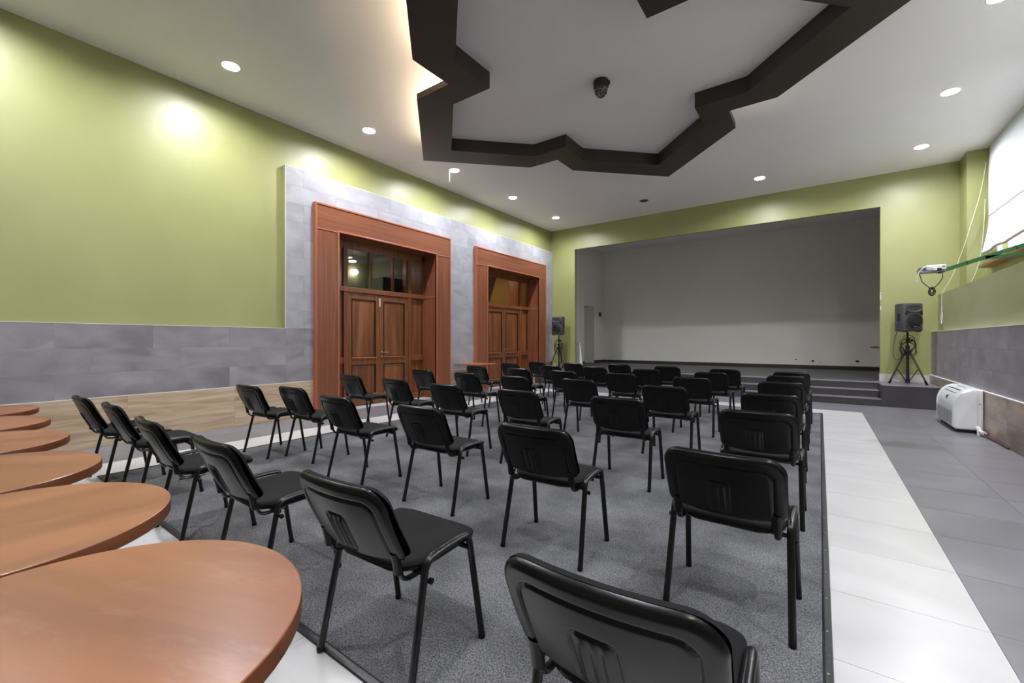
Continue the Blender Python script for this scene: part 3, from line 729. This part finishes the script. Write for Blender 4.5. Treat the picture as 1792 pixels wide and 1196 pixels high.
# ------------------------------------------------------------------ downlights
def downlight(x, y, label, lit=True):
    t = thing('downlight', label, 'downlight', (x, y, H), group='recessed ceiling downlights')
    r = LR
    obj('trim_ring', lathe(bmesh.new(), [(r-.001, .0), (r-.002, -.004), (r+.006, -.005), (r+.014, -.003), (r+.016, -.0004)], n=28), 'ring' if lit else 'chromering', t, True)
    obj('housing', lathe(bmesh.new(), [(r-.001, -.002), (r-.002, .03), (r-.010, .055), (0, .056)], n=28), 'ring' if lit else 'chromering', t, True)
    obj('lens', lathe(bmesh.new(), [(0, .027), (r-.008, .027), (r-.005, .032), (0, .033)] if lit else [(0, .012), (r-.02, .012), (r-.014, .018), (0, .02)], n=28), 'lens' if lit else 'lensoff', t)
    return t
nm = ['behind the camera', 'nearest the camera', 'second nearest the camera', 'with a loose wire hanging from it', 'second from the stage corner', 'in the corner by the stage']
for i, y in enumerate(YL):
    t = downlight(-6.31, y, 'lit downlight along the left wall, ' + nm[i])
    if i == 3:
        obj('loose_wire', tube(bmesh.new(), [(-.07, -.07, .0), (-.075, -.07, -.1), (-.068, -.072, -.18), (-.07, -.07, -.25)], .0016, 6), 'cablewhite', t, True)
nr = ['behind the camera', 'beside the camera', 'just out of the frame', 'cut by the top edge of the picture', 'second from the stage wall', 'nearest the stage wall']
for i, y in enumerate(YL):
    downlight(1.54, y, 'lit downlight along the right wall, ' + nr[i])
downlight(-1.09, 10.95, 'lit downlight before the stage opening, right of the unlit one')
downlight(-3.69, 10.95, 'unlit grey downlight in the row before the stage opening', False)
downlight(-1.09, .27, 'lit downlight of the rear row above the camera')
downlight(-3.69, .27, 'lit downlight of the rear row above the round tables')

# ------------------------------------------------------------------ chairs
BW, BV, BR = .250, .292, .078        # back half width, height along the slope, top corner radius
def back_w(v):
    """half width of the back at height v (0 bottom .. BV top), rounded corners"""
    w = BW - .004*(1 - v/BV)
    r = BR
    if v > BV-r: w = w - r + sqrt(max(0, r*r-(v-(BV-r))**2))
    rb = .035
    if v < rb: w = w - rb + sqrt(max(0, rb*rb-(rb-v)**2))
    return w
def sd_back(u, v):
    """distance inside the rounded outline"""
    r = BR; w = BW
    au = abs(u)
    if au > w-r and v > BV-r: return r - math.hypot(au-(w-r), v-(BV-r))
    rb = .035
    if au > w-rb and v < rb: return rb - math.hypot(au-(w-rb), rb-v)
    return max(0, min(w-au, BV-v, v))
def back_pt(u, v, off):
    """point on the curved, leaning back; off > 0 is towards the rear"""
    sag = .030*(1-(u/BW)**2)                     # bulges to the rear in the middle
    drop = .022*(1-(u/BW)**2)*(1-v/BV)           # lower edge bows down
    t = v/BV
    y = .035 - .125*t - .012*sin(pi*t)*.6 - sag - off
    z = .516 + .286*t - drop - off*.30
    return (u, y, z)
def sstep(a, b, x):
    t = max(0, min(1, (x-a)/(b-a))); return t*t*(3-2*t)
def rrect_sd(u, v, cx, cy, hx, hy, r):
    qx, qy = abs(u-cx)-hx+r, abs(v-cy)-hy+r
    return math.hypot(max(qx, 0), max(qy, 0)) + min(max(qx, qy), 0) - r
def shell_off(u, v):
    d = sd_back(u, v); R = .020
    o = .020
    if d < R: o = .020 - R*(1-sqrt(max(0, 1-((R-d)/R)**2)))
    # groove of the inner field, open at the bottom
    sd = rrect_sd(u, v, 0, .10, BW-.052, BV-.10-.050, .045) if v > .0 else 1
    o -= .0065*math.exp(-(sd/.0050)**2)*sstep(.015, .05, v)
    if sd < 0: o -= .0015*sstep(0, .01, -sd)
    # small ribbed field
    s2 = rrect_sd(u, v, -.015, .095, .052, .075, .018)
    o -= .0050*math.exp(-(s2/.0040)**2)
    if s2 < -.004:
        k = 0
        for c in (-.042, -.015, .012):
            k += math.exp(-((u-c)/.0055)**2)
        o += .0060*k*sstep(.0, .02, .165-v)*sstep(.02, .04, v)
    return o
def field(fn, nu, nv, flip=1):
    bm = bmesh.new(); G = []
    for j in range(nv+1):
        t = j/nv; v = BV*(.5-.5*cos(pi*t))*.5 + BV*t*.5
        w = max(back_w(v), .02)
        row = []
        for i in range(nu+1):
            s = -1+2*i/nu; s = s*.6 + .4*sin(s*pi/2)
            u = s*w
            row.append(bm.verts.new(back_pt(u, v, flip*fn(u, v))))
        G.append(row)
    for j in range(nv):
        for i in range(nu): bm.faces.new((G[j][i], G[j][i+1], G[j+1][i+1], G[j+1][i]))
    return bm, G
def make_chair():
    t = thing('stacking_chair', '', 'chair', group='chairs set out in rows on the carpet')
    bm, G = field(shell_off, 96, 64)
    obj('back_shell', bm, 'plastic', t, True)
    def cush(u, v):
        d = sd_back(u, v); R = .028
        return .030 - (R*(1-sqrt(max(0, 1-((R-d)/R)**2))) if d < R else 0)
    bm, G = field(lambda u, v: cush(u, v), 28, 22, -1)
    # close the cushion against the shell
    obj('back_cushion', bm, 'fabric', t, True)
    # seat
    def outline(inset, n=9):
        pts = []; hx = .235-inset; y0, y1 = .045+inset, .462-inset
        r = .075; rb = .11
        for cx, cy, a0, rr in ((hx-r, y1-r, 0, r), (-hx+r, y1-r, 90, r), (-hx+rb, y0+rb, 180, rb), (hx-rb, y0+rb, 270, rb)):
            for k in range(n+1):
                a = radians(a0+90*k/n); pts.append((cx+rr*cos(a), cy+rr*sin(a)))
        # rear edge bows back
        return [(x, y - (.022*(1-(x/.235)**2) if y < y0+.02 else 0)) for x, y in pts]
    def rings(levels):
        bm = bmesh.new(); R = []
        for ins, z, dish in levels:
            f = 1-ins/.235
            R.append([bm.verts.new((x*f, .2535+(y-.2535)*f, z - dish*(1-(x*f/.24)**2) - .016*max(0, (.2535+(y-.2535)*f-.40)/.06))) for x, y in outline(0)])
        n = len(R[0])
        for a, b in zip(R, R[1:]):
            for i in range(n): bm.faces.new((a[i], a[(i+1)%n], b[(i+1)%n], b[i]))
        bm.faces.new(R[0][::-1]); bm.faces.new(R[-1]); return bm
    obj('seat', rings([(.012, .447, .0), (.002, .452, 0), (0, .459, 0), (.004, .468, 0), (.014, .474, .0), (.04, .477, .002), (.10, .476, .005), (.19, .475, .006)]), 'fabric', t, True)
    obj('seat_shell', rings([(.035, .430, 0), (.012, .433, 0), (.004, .441, 0), (.005, .451, 0)]), 'plastic', t, True)
    # side frames
    for s in (-1, 1):
        xf, xa = s*.262, s*.250
        rear = [(xf, 0, .0), (xf-s*.002, .02, .085), (xa, .098, .425)]
        front = [(xf, .43, .0), (xf-s*.002, .417, .085), (xa, .368, .425)]
        obj('leg', tube(bmesh.new(), rear, .0155, 10, rx=.013), 'blackmetal', t, True)
        obj('leg', tube(bmesh.new(), front, .0155, 10, rx=.013), 'blackmetal', t, True)
        arch = smoothpath([(xa, .0975, .423), (xa, .104, .450), (xa, .122, .471), (xa, .150, .480), (xa, .235, .484), (xa, .325, .481), (xa, .350, .470), (xa, .363, .448), (xa, .3685, .422)], 4)
        obj('side_rail', tube(bmesh.new(), arch, .0155, 10, rx=.013), 'blackmetal', t, True)
        # upright carrying the back: under the seat, bent up into the shell
        xs = s*.205
        up = smoothpath([(xs, .16, .424), (xs, .085, .421), (xs, .045, .428), (xs, .024, .452), (xs, .012, .50), (xs, -.004, .56), (xs, -.030, .63)], 5)
        obj('back_support', tube(bmesh.new(), up, .0135, 10, rx=.0085), 'blackmetal', t, True)
        obj('support_sleeve', tube(bmesh.new(), [(xs, .012, .462), (xs, .006, .50), (xs, -.006, .545)], .020, 10, rx=.013), 'plastic', t, True)
        obj('foot_cap', lathe(bmesh.new(), [(0, -.0), (.0150, 0), (.0155, .014), (.0145, .018)], (xf, .002, 0), 12), 'plastic', t, True)
        obj('foot_cap', lathe(bmesh.new(), [(0, -.0), (.0150, 0), (.0155, .014), (.0145, .018)], (xf, .428, 0), 12), 'plastic', t, True)
    for y in (.112, .356):
        obj('cross_bar', tube(bmesh.new(), [(-.25, y, .424), (.25, y, .424)], .0105, 8), 'blackmetal', t, True)
    obj('clamp_knob', lathe(bmesh.new(), [(0, 0), (.011, 0), (.012, .012), (.006, .016), (0, .016)], (.262, .112, .405), 10, 'X'), 'plastic', t, True)
    obj('clamp_knob', lathe(bmesh.new(), [(0, -.016), (.006, -.016), (.012, -.012), (.011, 0), (0, 0)], (-.262, .112, .405), 10, 'X'), 'plastic', t, True)
    return t
CH = {11:(-5.387,0.943,0.5),12:(-4.579,0.990,-1.5),13:(-3.492,0.950,-2.4),14:(-2.489,0.967,0.3),15:(-1.434,0.990,2.9),16:(-0.382,0.935,2.0),
21:(-5.159,2.207,2.4),22:(-4.584,2.400,2.0),23:(-3.501,2.243,-0.3),24:(-2.456,2.283,1.4),25:(-1.354,2.153,3.1),26:(-0.354,2.149,-0.8),
31:(-5.536,3.727,-0.3),32:(-4.476,3.674,-0.7),33:(-3.460,3.569,0.6),34:(-2.467,3.579,0.5),35:(-1.444,3.635,1.3),36:(-0.356,3.504,0.0),
41:(-5.497,5.075,-0.7),42:(-4.406,4.973,-0.3),43:(-3.466,4.932,-2.0),44:(-2.529,5.040,-0.6),45:(-1.387,4.847,0.1),46:(-0.372,4.695,-0.1),
51:(-5.479,6.461,0.8),52:(-4.377,6.331,0.6),53:(-3.430,6.280,-1.7),54:(-2.476,6.345,-0.1),55:(-1.417,6.199,-0.1),56:(-0.375,6.116,-0.0),
61:(-5.516,7.641,-3.1),62:(-4.362,7.455,-4.0),63:(-3.469,7.573,-2.4),64:(-2.458,7.481,0.3),65:(-1.386,7.323,0.1),66:(-0.380,7.224,-0.1),
71:(-5.369,8.520,-4.0),72:(-4.423,8.510,-4.0),73:(-3.424,8.667,-1.1),74:(-2.420,8.592,-0.2),75:(-1.351,8.298,0.3),76:(-0.368,8.116,0.4)}
ROW = {1:'the row nearest the camera', 2:'the second row from the camera', 3:'the third row from the camera', 4:'the middle row', 5:'the third row from the stage', 6:'the second row from the stage', 7:'the row nearest the stage'}
CLM = {1:'leftmost', 2:'second from the left', 3:'third from the left', 4:'third from the right', 5:'second from the right', 6:'rightmost'}
proto = make_chair(); first = True
for k, (x, y, a) in CH.items():
    lab = 'black chair, %s in %s' % (CLM[k % 10], ROW[k//10])
    z, tilt = RT, 0.0
    if y < 1.0: z, tilt = 0.0005, math.atan2(RT, .43)     # hind feet just off the carpet edge
    if first: c = proto; c['label'] = lab; first = False
    else: c = dup(proto, (0, 0, 0), (0, 0, 0), lab)
    c.location = (x, y, z); c.rotation_euler = (tilt, 0, radians(a))

# ------------------------------------------------------------------ round tables
TH = .75
def round_table(r=.4148):
    t = thing('round_table', '', 'table', group='round wooden tables in a row behind the chairs')
    n = 72
    obj('table_top', lathe(bmesh.new(), [(0, TH), (r-.004, TH), (r-.0012, TH-.0012)], n=n), 'table', t)
    obj('edge_band', lathe(bmesh.new(), [(r-.0012, TH-.0012), (r, TH-.004), (r, TH-.038), (r-.004, TH-.042), (0, TH-.042)], n=n), 'tableedge', t, True)
    obj('mounting_plate', B((-.14, .14, -.14, .14, TH-.050, TH-.042)), 'blackmetal', t)
    obj('column', lathe(bmesh.new(), [(0, .02), (.038, .02), (.038, TH-.048), (0, TH-.048)], n=20), 'blackmetal', t, True)
    for k in range(4):
        a = k*pi/2+pi/4; d = Vector((cos(a), sin(a), 0))
        o = obj('base_arm', tube(bmesh.new(), [d*.02+Vector((0, 0, .06)), d*.15+Vector((0, 0, .045)), d*.28+Vector((0, 0, .022)), d*.31+Vector((0, 0, .014))], .014, 8, rx=.022), 'blackmetal', t, True)
        obj('foot', lathe(bmesh.new(), [(0, 0), (.016, 0), (.016, .012), (0, .014)], tuple(d*.30), 10), 'plastic', o)
    return t
tb = round_table()
TX = [(-1.130, .131, 'nearest the camera, cut by the bottom edge', 20), (-1.972, .118, 'second from the camera', 95), (-2.815, .092, 'third from the camera', 40), (-3.655, .106, 'fourth from the camera', 70), (-4.488, .130, 'second farthest in the row', 10), (-5.322, .165, 'farthest in the row, by the left wall', 55)]
for i, (x, y, l, a) in enumerate(TX):
    lab = 'round brown wooden table, ' + l
    if i == 0: c = tb; c['label'] = lab
    else: c = dup(tb, (0, 0, 0), (0, 0, 0), lab)
    c.location = (x, y, 0); c.rotation_euler = (0, 0, radians(a))
c = dup(tb, (1.36, 12.86, ZS), (0, 0, radians(12)), 'round brown table on the stage, mostly hidden behind the right green pier')
# square table by the left wall between the doors
sq = thing('square_table', 'square brown table against the wall between the two doors', 'table', (-6.74, 7.88, 0))
obj('table_top', bev(B((-.38, .38, -.38, .38, TH-.025, TH)), .003), 'table', sq)
obj('column', lathe(bmesh.new(), [(0, .02), (.035, .02), (.035, TH-.03), (.12, TH-.026), (0, TH-.025)], n=20), 'blackmetal', sq, True)
for k in range(4):
    a = k*pi/2+pi/4; d = Vector((cos(a), sin(a), 0))
    obj('base_arm', tube(bmesh.new(), [d*.02+Vector((0, 0, .06)), d*.15+Vector((0, 0, .04)), d*.30+Vector((0, 0, .016))], .014, 8, rx=.022), 'blackmetal', sq, True)

# ------------------------------------------------------------------ loudspeakers on tripods
def speaker(loc, rz, label):
    t = thing('loudspeaker', label, 'loudspeaker', loc, rz, 'loudspeakers either side of the stage')
    # front faces -Y ; cabinet narrows to the rear
    w, d, hh = .195, .34, .57
    bm = bmesh.new()
    prof = [(-w, -.10), (-w+.02, -.145), (w-.02, -.145), (w, -.10), (w, .02), (w*.62, .17), (-w*.62, .17), (-w, .02)]
    prism(bm, prof, 0, hh); bev(bm, .030, 4)
    obj('cabinet', bm, 'speaker', t, True)
    # horn flare
    bm = bmesh.new(); R = []
    for sx, sz, y in ((.155, .075, -.147), (.145, .066, -.149), (.125, .052, -.138), (.075, .036, -.112), (.040, .028, -.098)):
        R.append([bm.verts.new((sx*cos(a)*(1 if abs(cos(a)) < .7 else 1), y, .455+sz*sin(a))) for a in [2*pi*i/32 for i in range(32)]])
    for a, b in zip(R, R[1:]):
        for i in range(32): bm.faces.new((a[i], a[(i+1) % 32], b[(i+1) % 32], b[i]))
    bm.faces.new(R[-1]); 
    for v in bm.verts: v.co.y -= .012
    obj('horn', bm, 'speaker', t, True)
    obj('horn_throat', tube(bmesh.new(), [(-.045, -.122, .455), (.045, -.122, .455)], .012, 10, rx=.020), 'black', t, True)
    wf = obj('woofer_ring', lathe(bmesh.new(), [(.150, .02), (.165, .016), (.168, .0), (.148, -.004), (.146, .01)], (0, -.158, .205), 40, 'Y'), 'speaker', t, True)
    obj('woofer_grille', lathe(bmesh.new(), [(0, -.018), (.06, -.014), (.12, -.004), (.149, .008), (.149, .02), (0, .02)], (0, -.158, .205), 40, 'Y'), 'spgrille', t, True)
    obj('emblem', bev(B((-.025, .025, -.181, -.172, .085, .10)), .002, 1), 'silver', t)
    for s in (-1, 1):
        obj('port', lathe(bmesh.new(), [(0, 0), (.028, 0), (.030, .012), (0, .012)], (s*.14, -.152, .365), 14, 'Y'), 'black', t, True)
        bm = B((s*w-.004, s*w+.006, -.06, .0, .22, .36)); bev(bm, .004, 1)
        obj('side_handle', bm, 'black', t)
        obj('foot', B((s*.13-.025, s*.13+.025, -.12, -.06, -.012, .004)), 'black', t)
    return t
def stand(loc, rz, label, top, legs):
    t = thing('speaker_stand', label, 'speaker stand', loc, rz, 'tripod stands either side of the stage')
    obj('tube', tube(bmesh.new(), [(0, 0, .03), (0, 0, .78)], .024, 14), 'black', t, True)
    obj('pole', tube(bmesh.new(), [(0, 0, .70), (0, 0, top)], .017, 12), 'black', t, True)
    obj('collar', lathe(bmesh.new(), [(0, .60), (.05, .60), (.06, .63), (.06, .68), (.032, .70), (.032, .78), (0, .78)], n=18), 'black', t, True)
    obj('foot_collar', lathe(bmesh.new(), [(0, .02), (.038, .02), (.038, .10), (0, .10)], n=16), 'black', t, True)
    obj('knob', lathe(bmesh.new(), [(0, 0), (.012, 0), (.012, .03), (.028, .03), (.028, .05), (0, .05)], (.02, 0, .88), 12, 'X'), 'black', t, True)
    obj('collar', lathe(bmesh.new(), [(0, .84), (.030, .84), (.030, .92), (0, .92)], n=14), 'black', t, True)
    for a, r in legs:
        d = Vector((cos(a), sin(a), 0))
        l = obj('leg', tube(bmesh.new(), [d*.045+Vector((0, 0, .64)), d*r+Vector((0, 0, .018))], .016, 8, rx=.011), 'black', t, True)
        obj('rubber_foot', tube(bmesh.new(), [d*(r-.03)+Vector((0, 0, .075)), d*(r+.005)+Vector((0, 0, .002))], .020, 8), 'plastic', l, True)
        f = .52
        obj('brace', tube(bmesh.new(), [d*.03+Vector((0, 0, .06)), d*(.045+(r-.045)*f)+Vector((0, 0, .64-.62*f))], .008, 6), 'black', t, True)
    return t
def coil(loc, label, n, r0, seed):
    random.seed(seed); bm = bmesh.new()
    for k in range(n):
        r = r0*random.uniform(.8, 1.15); ez = random.uniform(1.15, 1.55); ph = random.uniform(0, 6); cz = random.uniform(-.03, .03)-.1*(k % 2)
        tube(bm, [(r*cos(2*pi*i/28)+.01*sin(5*i/28*6+ph), -.062+.022*sin(2*2*pi*i/28+ph)+.012*k/n, cz + r*ez*sin(2*pi*i/28)) for i in range(28)], .0055, 6, closed=True)
    o = obj('cable_coil', bm, 'black', None, True); o.location = loc
    return tag(o, label, 'cable', 'coiled cables on the speaker stands')
RS = (1.452, 11.78, ZS)
stand(RS, 0, 'black tripod stand on the right-hand end of the stage platform', 1.055, ((radians(200), .31), (radians(322), .33), (radians(80), .32)))
speaker((RS[0], RS[1], ZS+1.067), radians(33), 'dark grey loudspeaker on tripod right of the stage opening')
coil((RS[0], RS[1], ZS+.80), 'black cable coiled on the right-hand speaker stand', 7, .115, 3)
rc = obj('speaker_cable', tube(bmesh.new(), smoothpath([(RS[0]-.14, RS[1]+.08, ZS+1.13), (RS[0]-.19, RS[1]+.06, ZS+.9), (RS[0]-.22, RS[1], ZS+.62), (RS[0]-.19, RS[1]-.02, ZS+.50), (RS[0]-.14, RS[1]-.07, ZS+.50), (RS[0]-.10, RS[1]-.08, ZS+.58), (RS[0]-.09, RS[1]-.075, ZS+.68)], 6), .0055, 6), 'black', None, True)
tag(rc, 'thin black cable drooping from the right-hand loudspeaker', 'cable')
LS = (-6.69, 11.80, ZS)
stand(LS, 0, 'black tripod stand on the left-hand end of the stage platform', 1.055, ((radians(215), .30), (radians(330), .36), (radians(95), .30)))
speaker((LS[0], LS[1], ZS+1.067), radians(2), 'dark grey loudspeaker on tripod beside the farther door')
coil((LS[0]+.02, LS[1], ZS+.72), 'black cable bundle hung on the left-hand speaker stand', 8, .13, 5)

# ------------------------------------------------------------------ floor-standing air conditioner
ac = thing('air_conditioner', 'white floor standing air conditioner against the right wall', 'air conditioner', (XB-.003, 9.16, 0))
AY = .545; ad = .305
def acprof(d, h, z0=.045):
    # side profile in (depth from wall, height): flat back, rounded top front
    p = [(0, z0), (d-.03, z0), (d, z0+.03)]
    for k in range(11):
        a = radians(90*k/10); p.append((d-.20+.20*cos(a)-.012*0, h-.30+.30*sin(a)))
    p.append((0, h)); return p
def acsolid(y0, y1, prof, r=None):
    bm = bmesh.new()
    a = [bm.verts.new((-x, y0, z)) for x, z in prof]; b = [bm.verts.new((-x, y1, z)) for x, z in prof]; n = len(prof)
    bm.faces.new(a); bm.faces.new(b[::-1])
    for i in range(n): bm.faces.new((a[i], a[(i+1) % n], b[(i+1) % n], b[i]))
    return bm
obj('body', acsolid(-AY+.05, AY-.05, acprof(ad-.006, .612)), 'acgrey', ac, True)
for s in (-1, 1):
    y0, y1 = (-AY, -AY+.07) if s < 0 else (AY-.07, AY)
    bm = acsolid(y0, y1, acprof(ad, .618))
    ed = [e for e in bm.edges if abs(e.verts[0].co.y-e.verts[1].co.y) < 1e-6 and abs(e.verts[0].co.y-(y0 if s < 0 else y1)) < 1e-6]
    bmesh.ops.bevel(bm, geom=ed, offset=.03, segments=4, affect='EDGES', profile=.5)
    obj('end_cap', bm, 'acwhite', ac, True)
    obj('end_seam', B((-.062, -.058, (y0-.0012) if s < 0 else y1-.001, (y0+.002) if s < 0 else y1+.0012, .08, .56)), 'silver', ac)
    obj('screw', lathe(bmesh.new(), [(0, -.002), (.007, -.002), (.007, .004)], (-.04, y0 if s < 0 else y1, .42), 10, 'Y'), 'black', ac)
for k in range(4):
    y = -AY+.085+k*.235
    obj('intake_grille', B((-ad+.004, -ad-.0015, y+.006, y+.222, .085, .275)), 'grille', ac)
    for j in range(6):
        z = .085+.19*(j+.5)/6
        obj('grille_bar', B((-ad+.002, -ad-.004, y+.004, y+.224, z-.002, z+.002)), 'acwhite', ac)
obj('front_seam', B((-ad+.004, -ad-.0018, -AY+.07, AY-.07, .285, .289)), 'silver', ac)
def topat(f):   # point on rounded top-front, f = angle
    a = radians(f); return ad-.006-.20+.20*cos(a), .312+.30*sin(a)
for f, hl, m in ((64, .43, 'black'), (50, .40, 'silver'), (86, .30, 'silver')):
    x, z = topat(f)
    o = obj('outlet_slot', bev(B((-x-.008, -x+.008, -hl*.75, hl*.9, z-.004, z+.004)), .002, 1), m, ac)
x, z = topat(30)
dp = obj('display_panel', bev(B((-.004, .004, -.055, .055, -.03, .03)), .002, 1), 'silver', ac); dp.location = (-x-.001, -.02, z); dp.rotation_euler = (0, radians(20), 0)
obj('display_window', B((-.006, -.003, -.022, .03, -.016, .016)), 'black', dp)
obj('base', B((-ad+.05, -.02, -AY+.05, AY-.05, .0, .05)), 'black', ac)
# drain elbow and hose
dr = thing('drain_pipe', 'white drain elbow with dark hose on the floor beside the air conditioner', 'pipe', (1.80, 8.55, 0))
obj('elbow', tube(bmesh.new(), smoothpath([(-.02, .05, .09), (-.02, 0, .09), (-.02, -.035, .08), (-.02, -.045, .04), (-.02, -.045, .001)], 4), .026, 12), 'white', dr, True)
obj('tee', tube(bmesh.new(), [(-.02, -.03, .055), (.0, -.12, .05), (.0, -.17, .05)], .024, 12), 'white', dr, True)
obj('hose', tube(bmesh.new(), smoothpath([(.0, -.15, .045), (.015, -.30, .016), (.03, -.6, .012), (.03, -.95, .012)], 5), .011, 8), 'doordark', dr, True)

# ------------------------------------------------------------------ projector on a green steel bracket
PA = Vector((1.12, 6.97, 2.105)); PE = Vector((XW, 6.97, 2.605)); PM = Vector((1.50, 6.97, 2.245))
bk = thing('projector_bracket', 'green steel bracket arm reaching out from the right wall', 'bracket', tuple(PE))
def barbetween(a, b, w, hh):
    a, b = Vector(a), Vector(b); d = (b-a).normalized(); s = Vector((0, 1, 0)); u = d.cross(s).normalized()
    bm = bmesh.new(); vs = []
    for p in (a, b):
        vs.append([bm.verts.new(p+s*sx*w/2+u*sz*hh/2) for sx, sz in ((-1, -1), (1, -1), (1, 1), (-1, 1))])
    for i in range(4): bm.faces.new((vs[0][i], vs[0][(i+1) % 4], vs[1][(i+1) % 4], vs[1][i]))
    bm.faces.new(vs[0][::-1]); bm.faces.new(vs[1]); return bm
def BP(nm, bm, mat):
    o = obj(nm, bm, mat, bk); o.data.transform(Matrix.Translation(-PE)); return o
BP('arm', barbetween(PA, PE, .03, .042), 'steelgreen')
BP('brace', barbetween(PM+Vector((0, 0, -.015)), (XW, 6.97, 2.275), .03, .038), 'steelgreen')
BP('wall_plate', B((XW-.012, XW, 6.90, 7.04, 2.255, 2.642)), 'steelgreen')
for f in (.16, .42): 
    q = PA.lerp(PE, f); BP('cable_tie', barbetween(q, q+(PE-PA).normalized()*.012, .034, .046), 'black')
BP('mount_plate', B((.96, 1.18, 6.89, 7.05, 2.105, 2.1115)), 'silver')
pj = thing('projector', 'small white projector on the end of the green bracket', 'projector', (1.06, 6.97, 2.112))
obj('casing', bev(B((-.05, .12, -.075, .075, .014, .075)), .008), 'white', pj, True)
obj('base_tray', B((-.11, .06, -.07, .07, .0, .014)), 'silver', pj)
obj('lens', lathe(bmesh.new(), [(0, 0), (.022, 0), (.028, .02), (.028, .03), (0, .03)], (.0, .075, .045), 16, 'Y'), 'black', pj, True)
obj('side_cover', bev(B((-.10, -.05, -.07, .05, .03, .056)), .004, 1), 'blue', pj)
obj('port_plate', B((.085, .11, -.0765, -.075, .04, .06)), 'silver', pj)
obj('plug', bev(B((.0, .04, -.10, -.07, .005, .04)), .004, 1), 'white', pj)
obj('plug_black', bev(B((.045, .075, -.108, -.07, .008, .033)), .004, 1), 'black', pj)
pc = obj('power_lead', tube(bmesh.new(), smoothpath([(1.13, 6.86, 2.12), (1.14, 6.85, 2.03), (1.10, 6.85, 1.95), (1.05, 6.85, 1.90), (1.02, 6.85, 1.93), (.97, 6.85, 1.99), (.955, 6.86, 2.06), (.93, 6.87, 2.12), (.96, 6.88, 2.14)], 6), .0045, 6), 'black', None, True)
tag(pc, 'black lead looping below the projector, tied in a knot', 'cable')
bm = bmesh.new()
for k in range(4):
    tube(bm, [(1.052+(.012+.006*k)*cos(a), 6.85+.01*sin(2*a+k), 1.885-.02*(k % 2)+(.030+.004*k)*sin(a)) for a in [2*pi*i/18 for i in range(18)]], .0042, 6, closed=True)
obj('knot', bm, 'black', pc, True)
pw = obj('signal_cable', tube(bmesh.new(), smoothpath([(1.07, 6.85, 2.14), (1.0, 6.83, 2.16), (.95, 6.83, 2.12), (.925, 6.83, 2.06), (.92, 6.83, 1.99)], 6), .006, 6), 'cablewhite', None, True)
tag(pw, 'white cable end dangling beside the projector', 'cable')
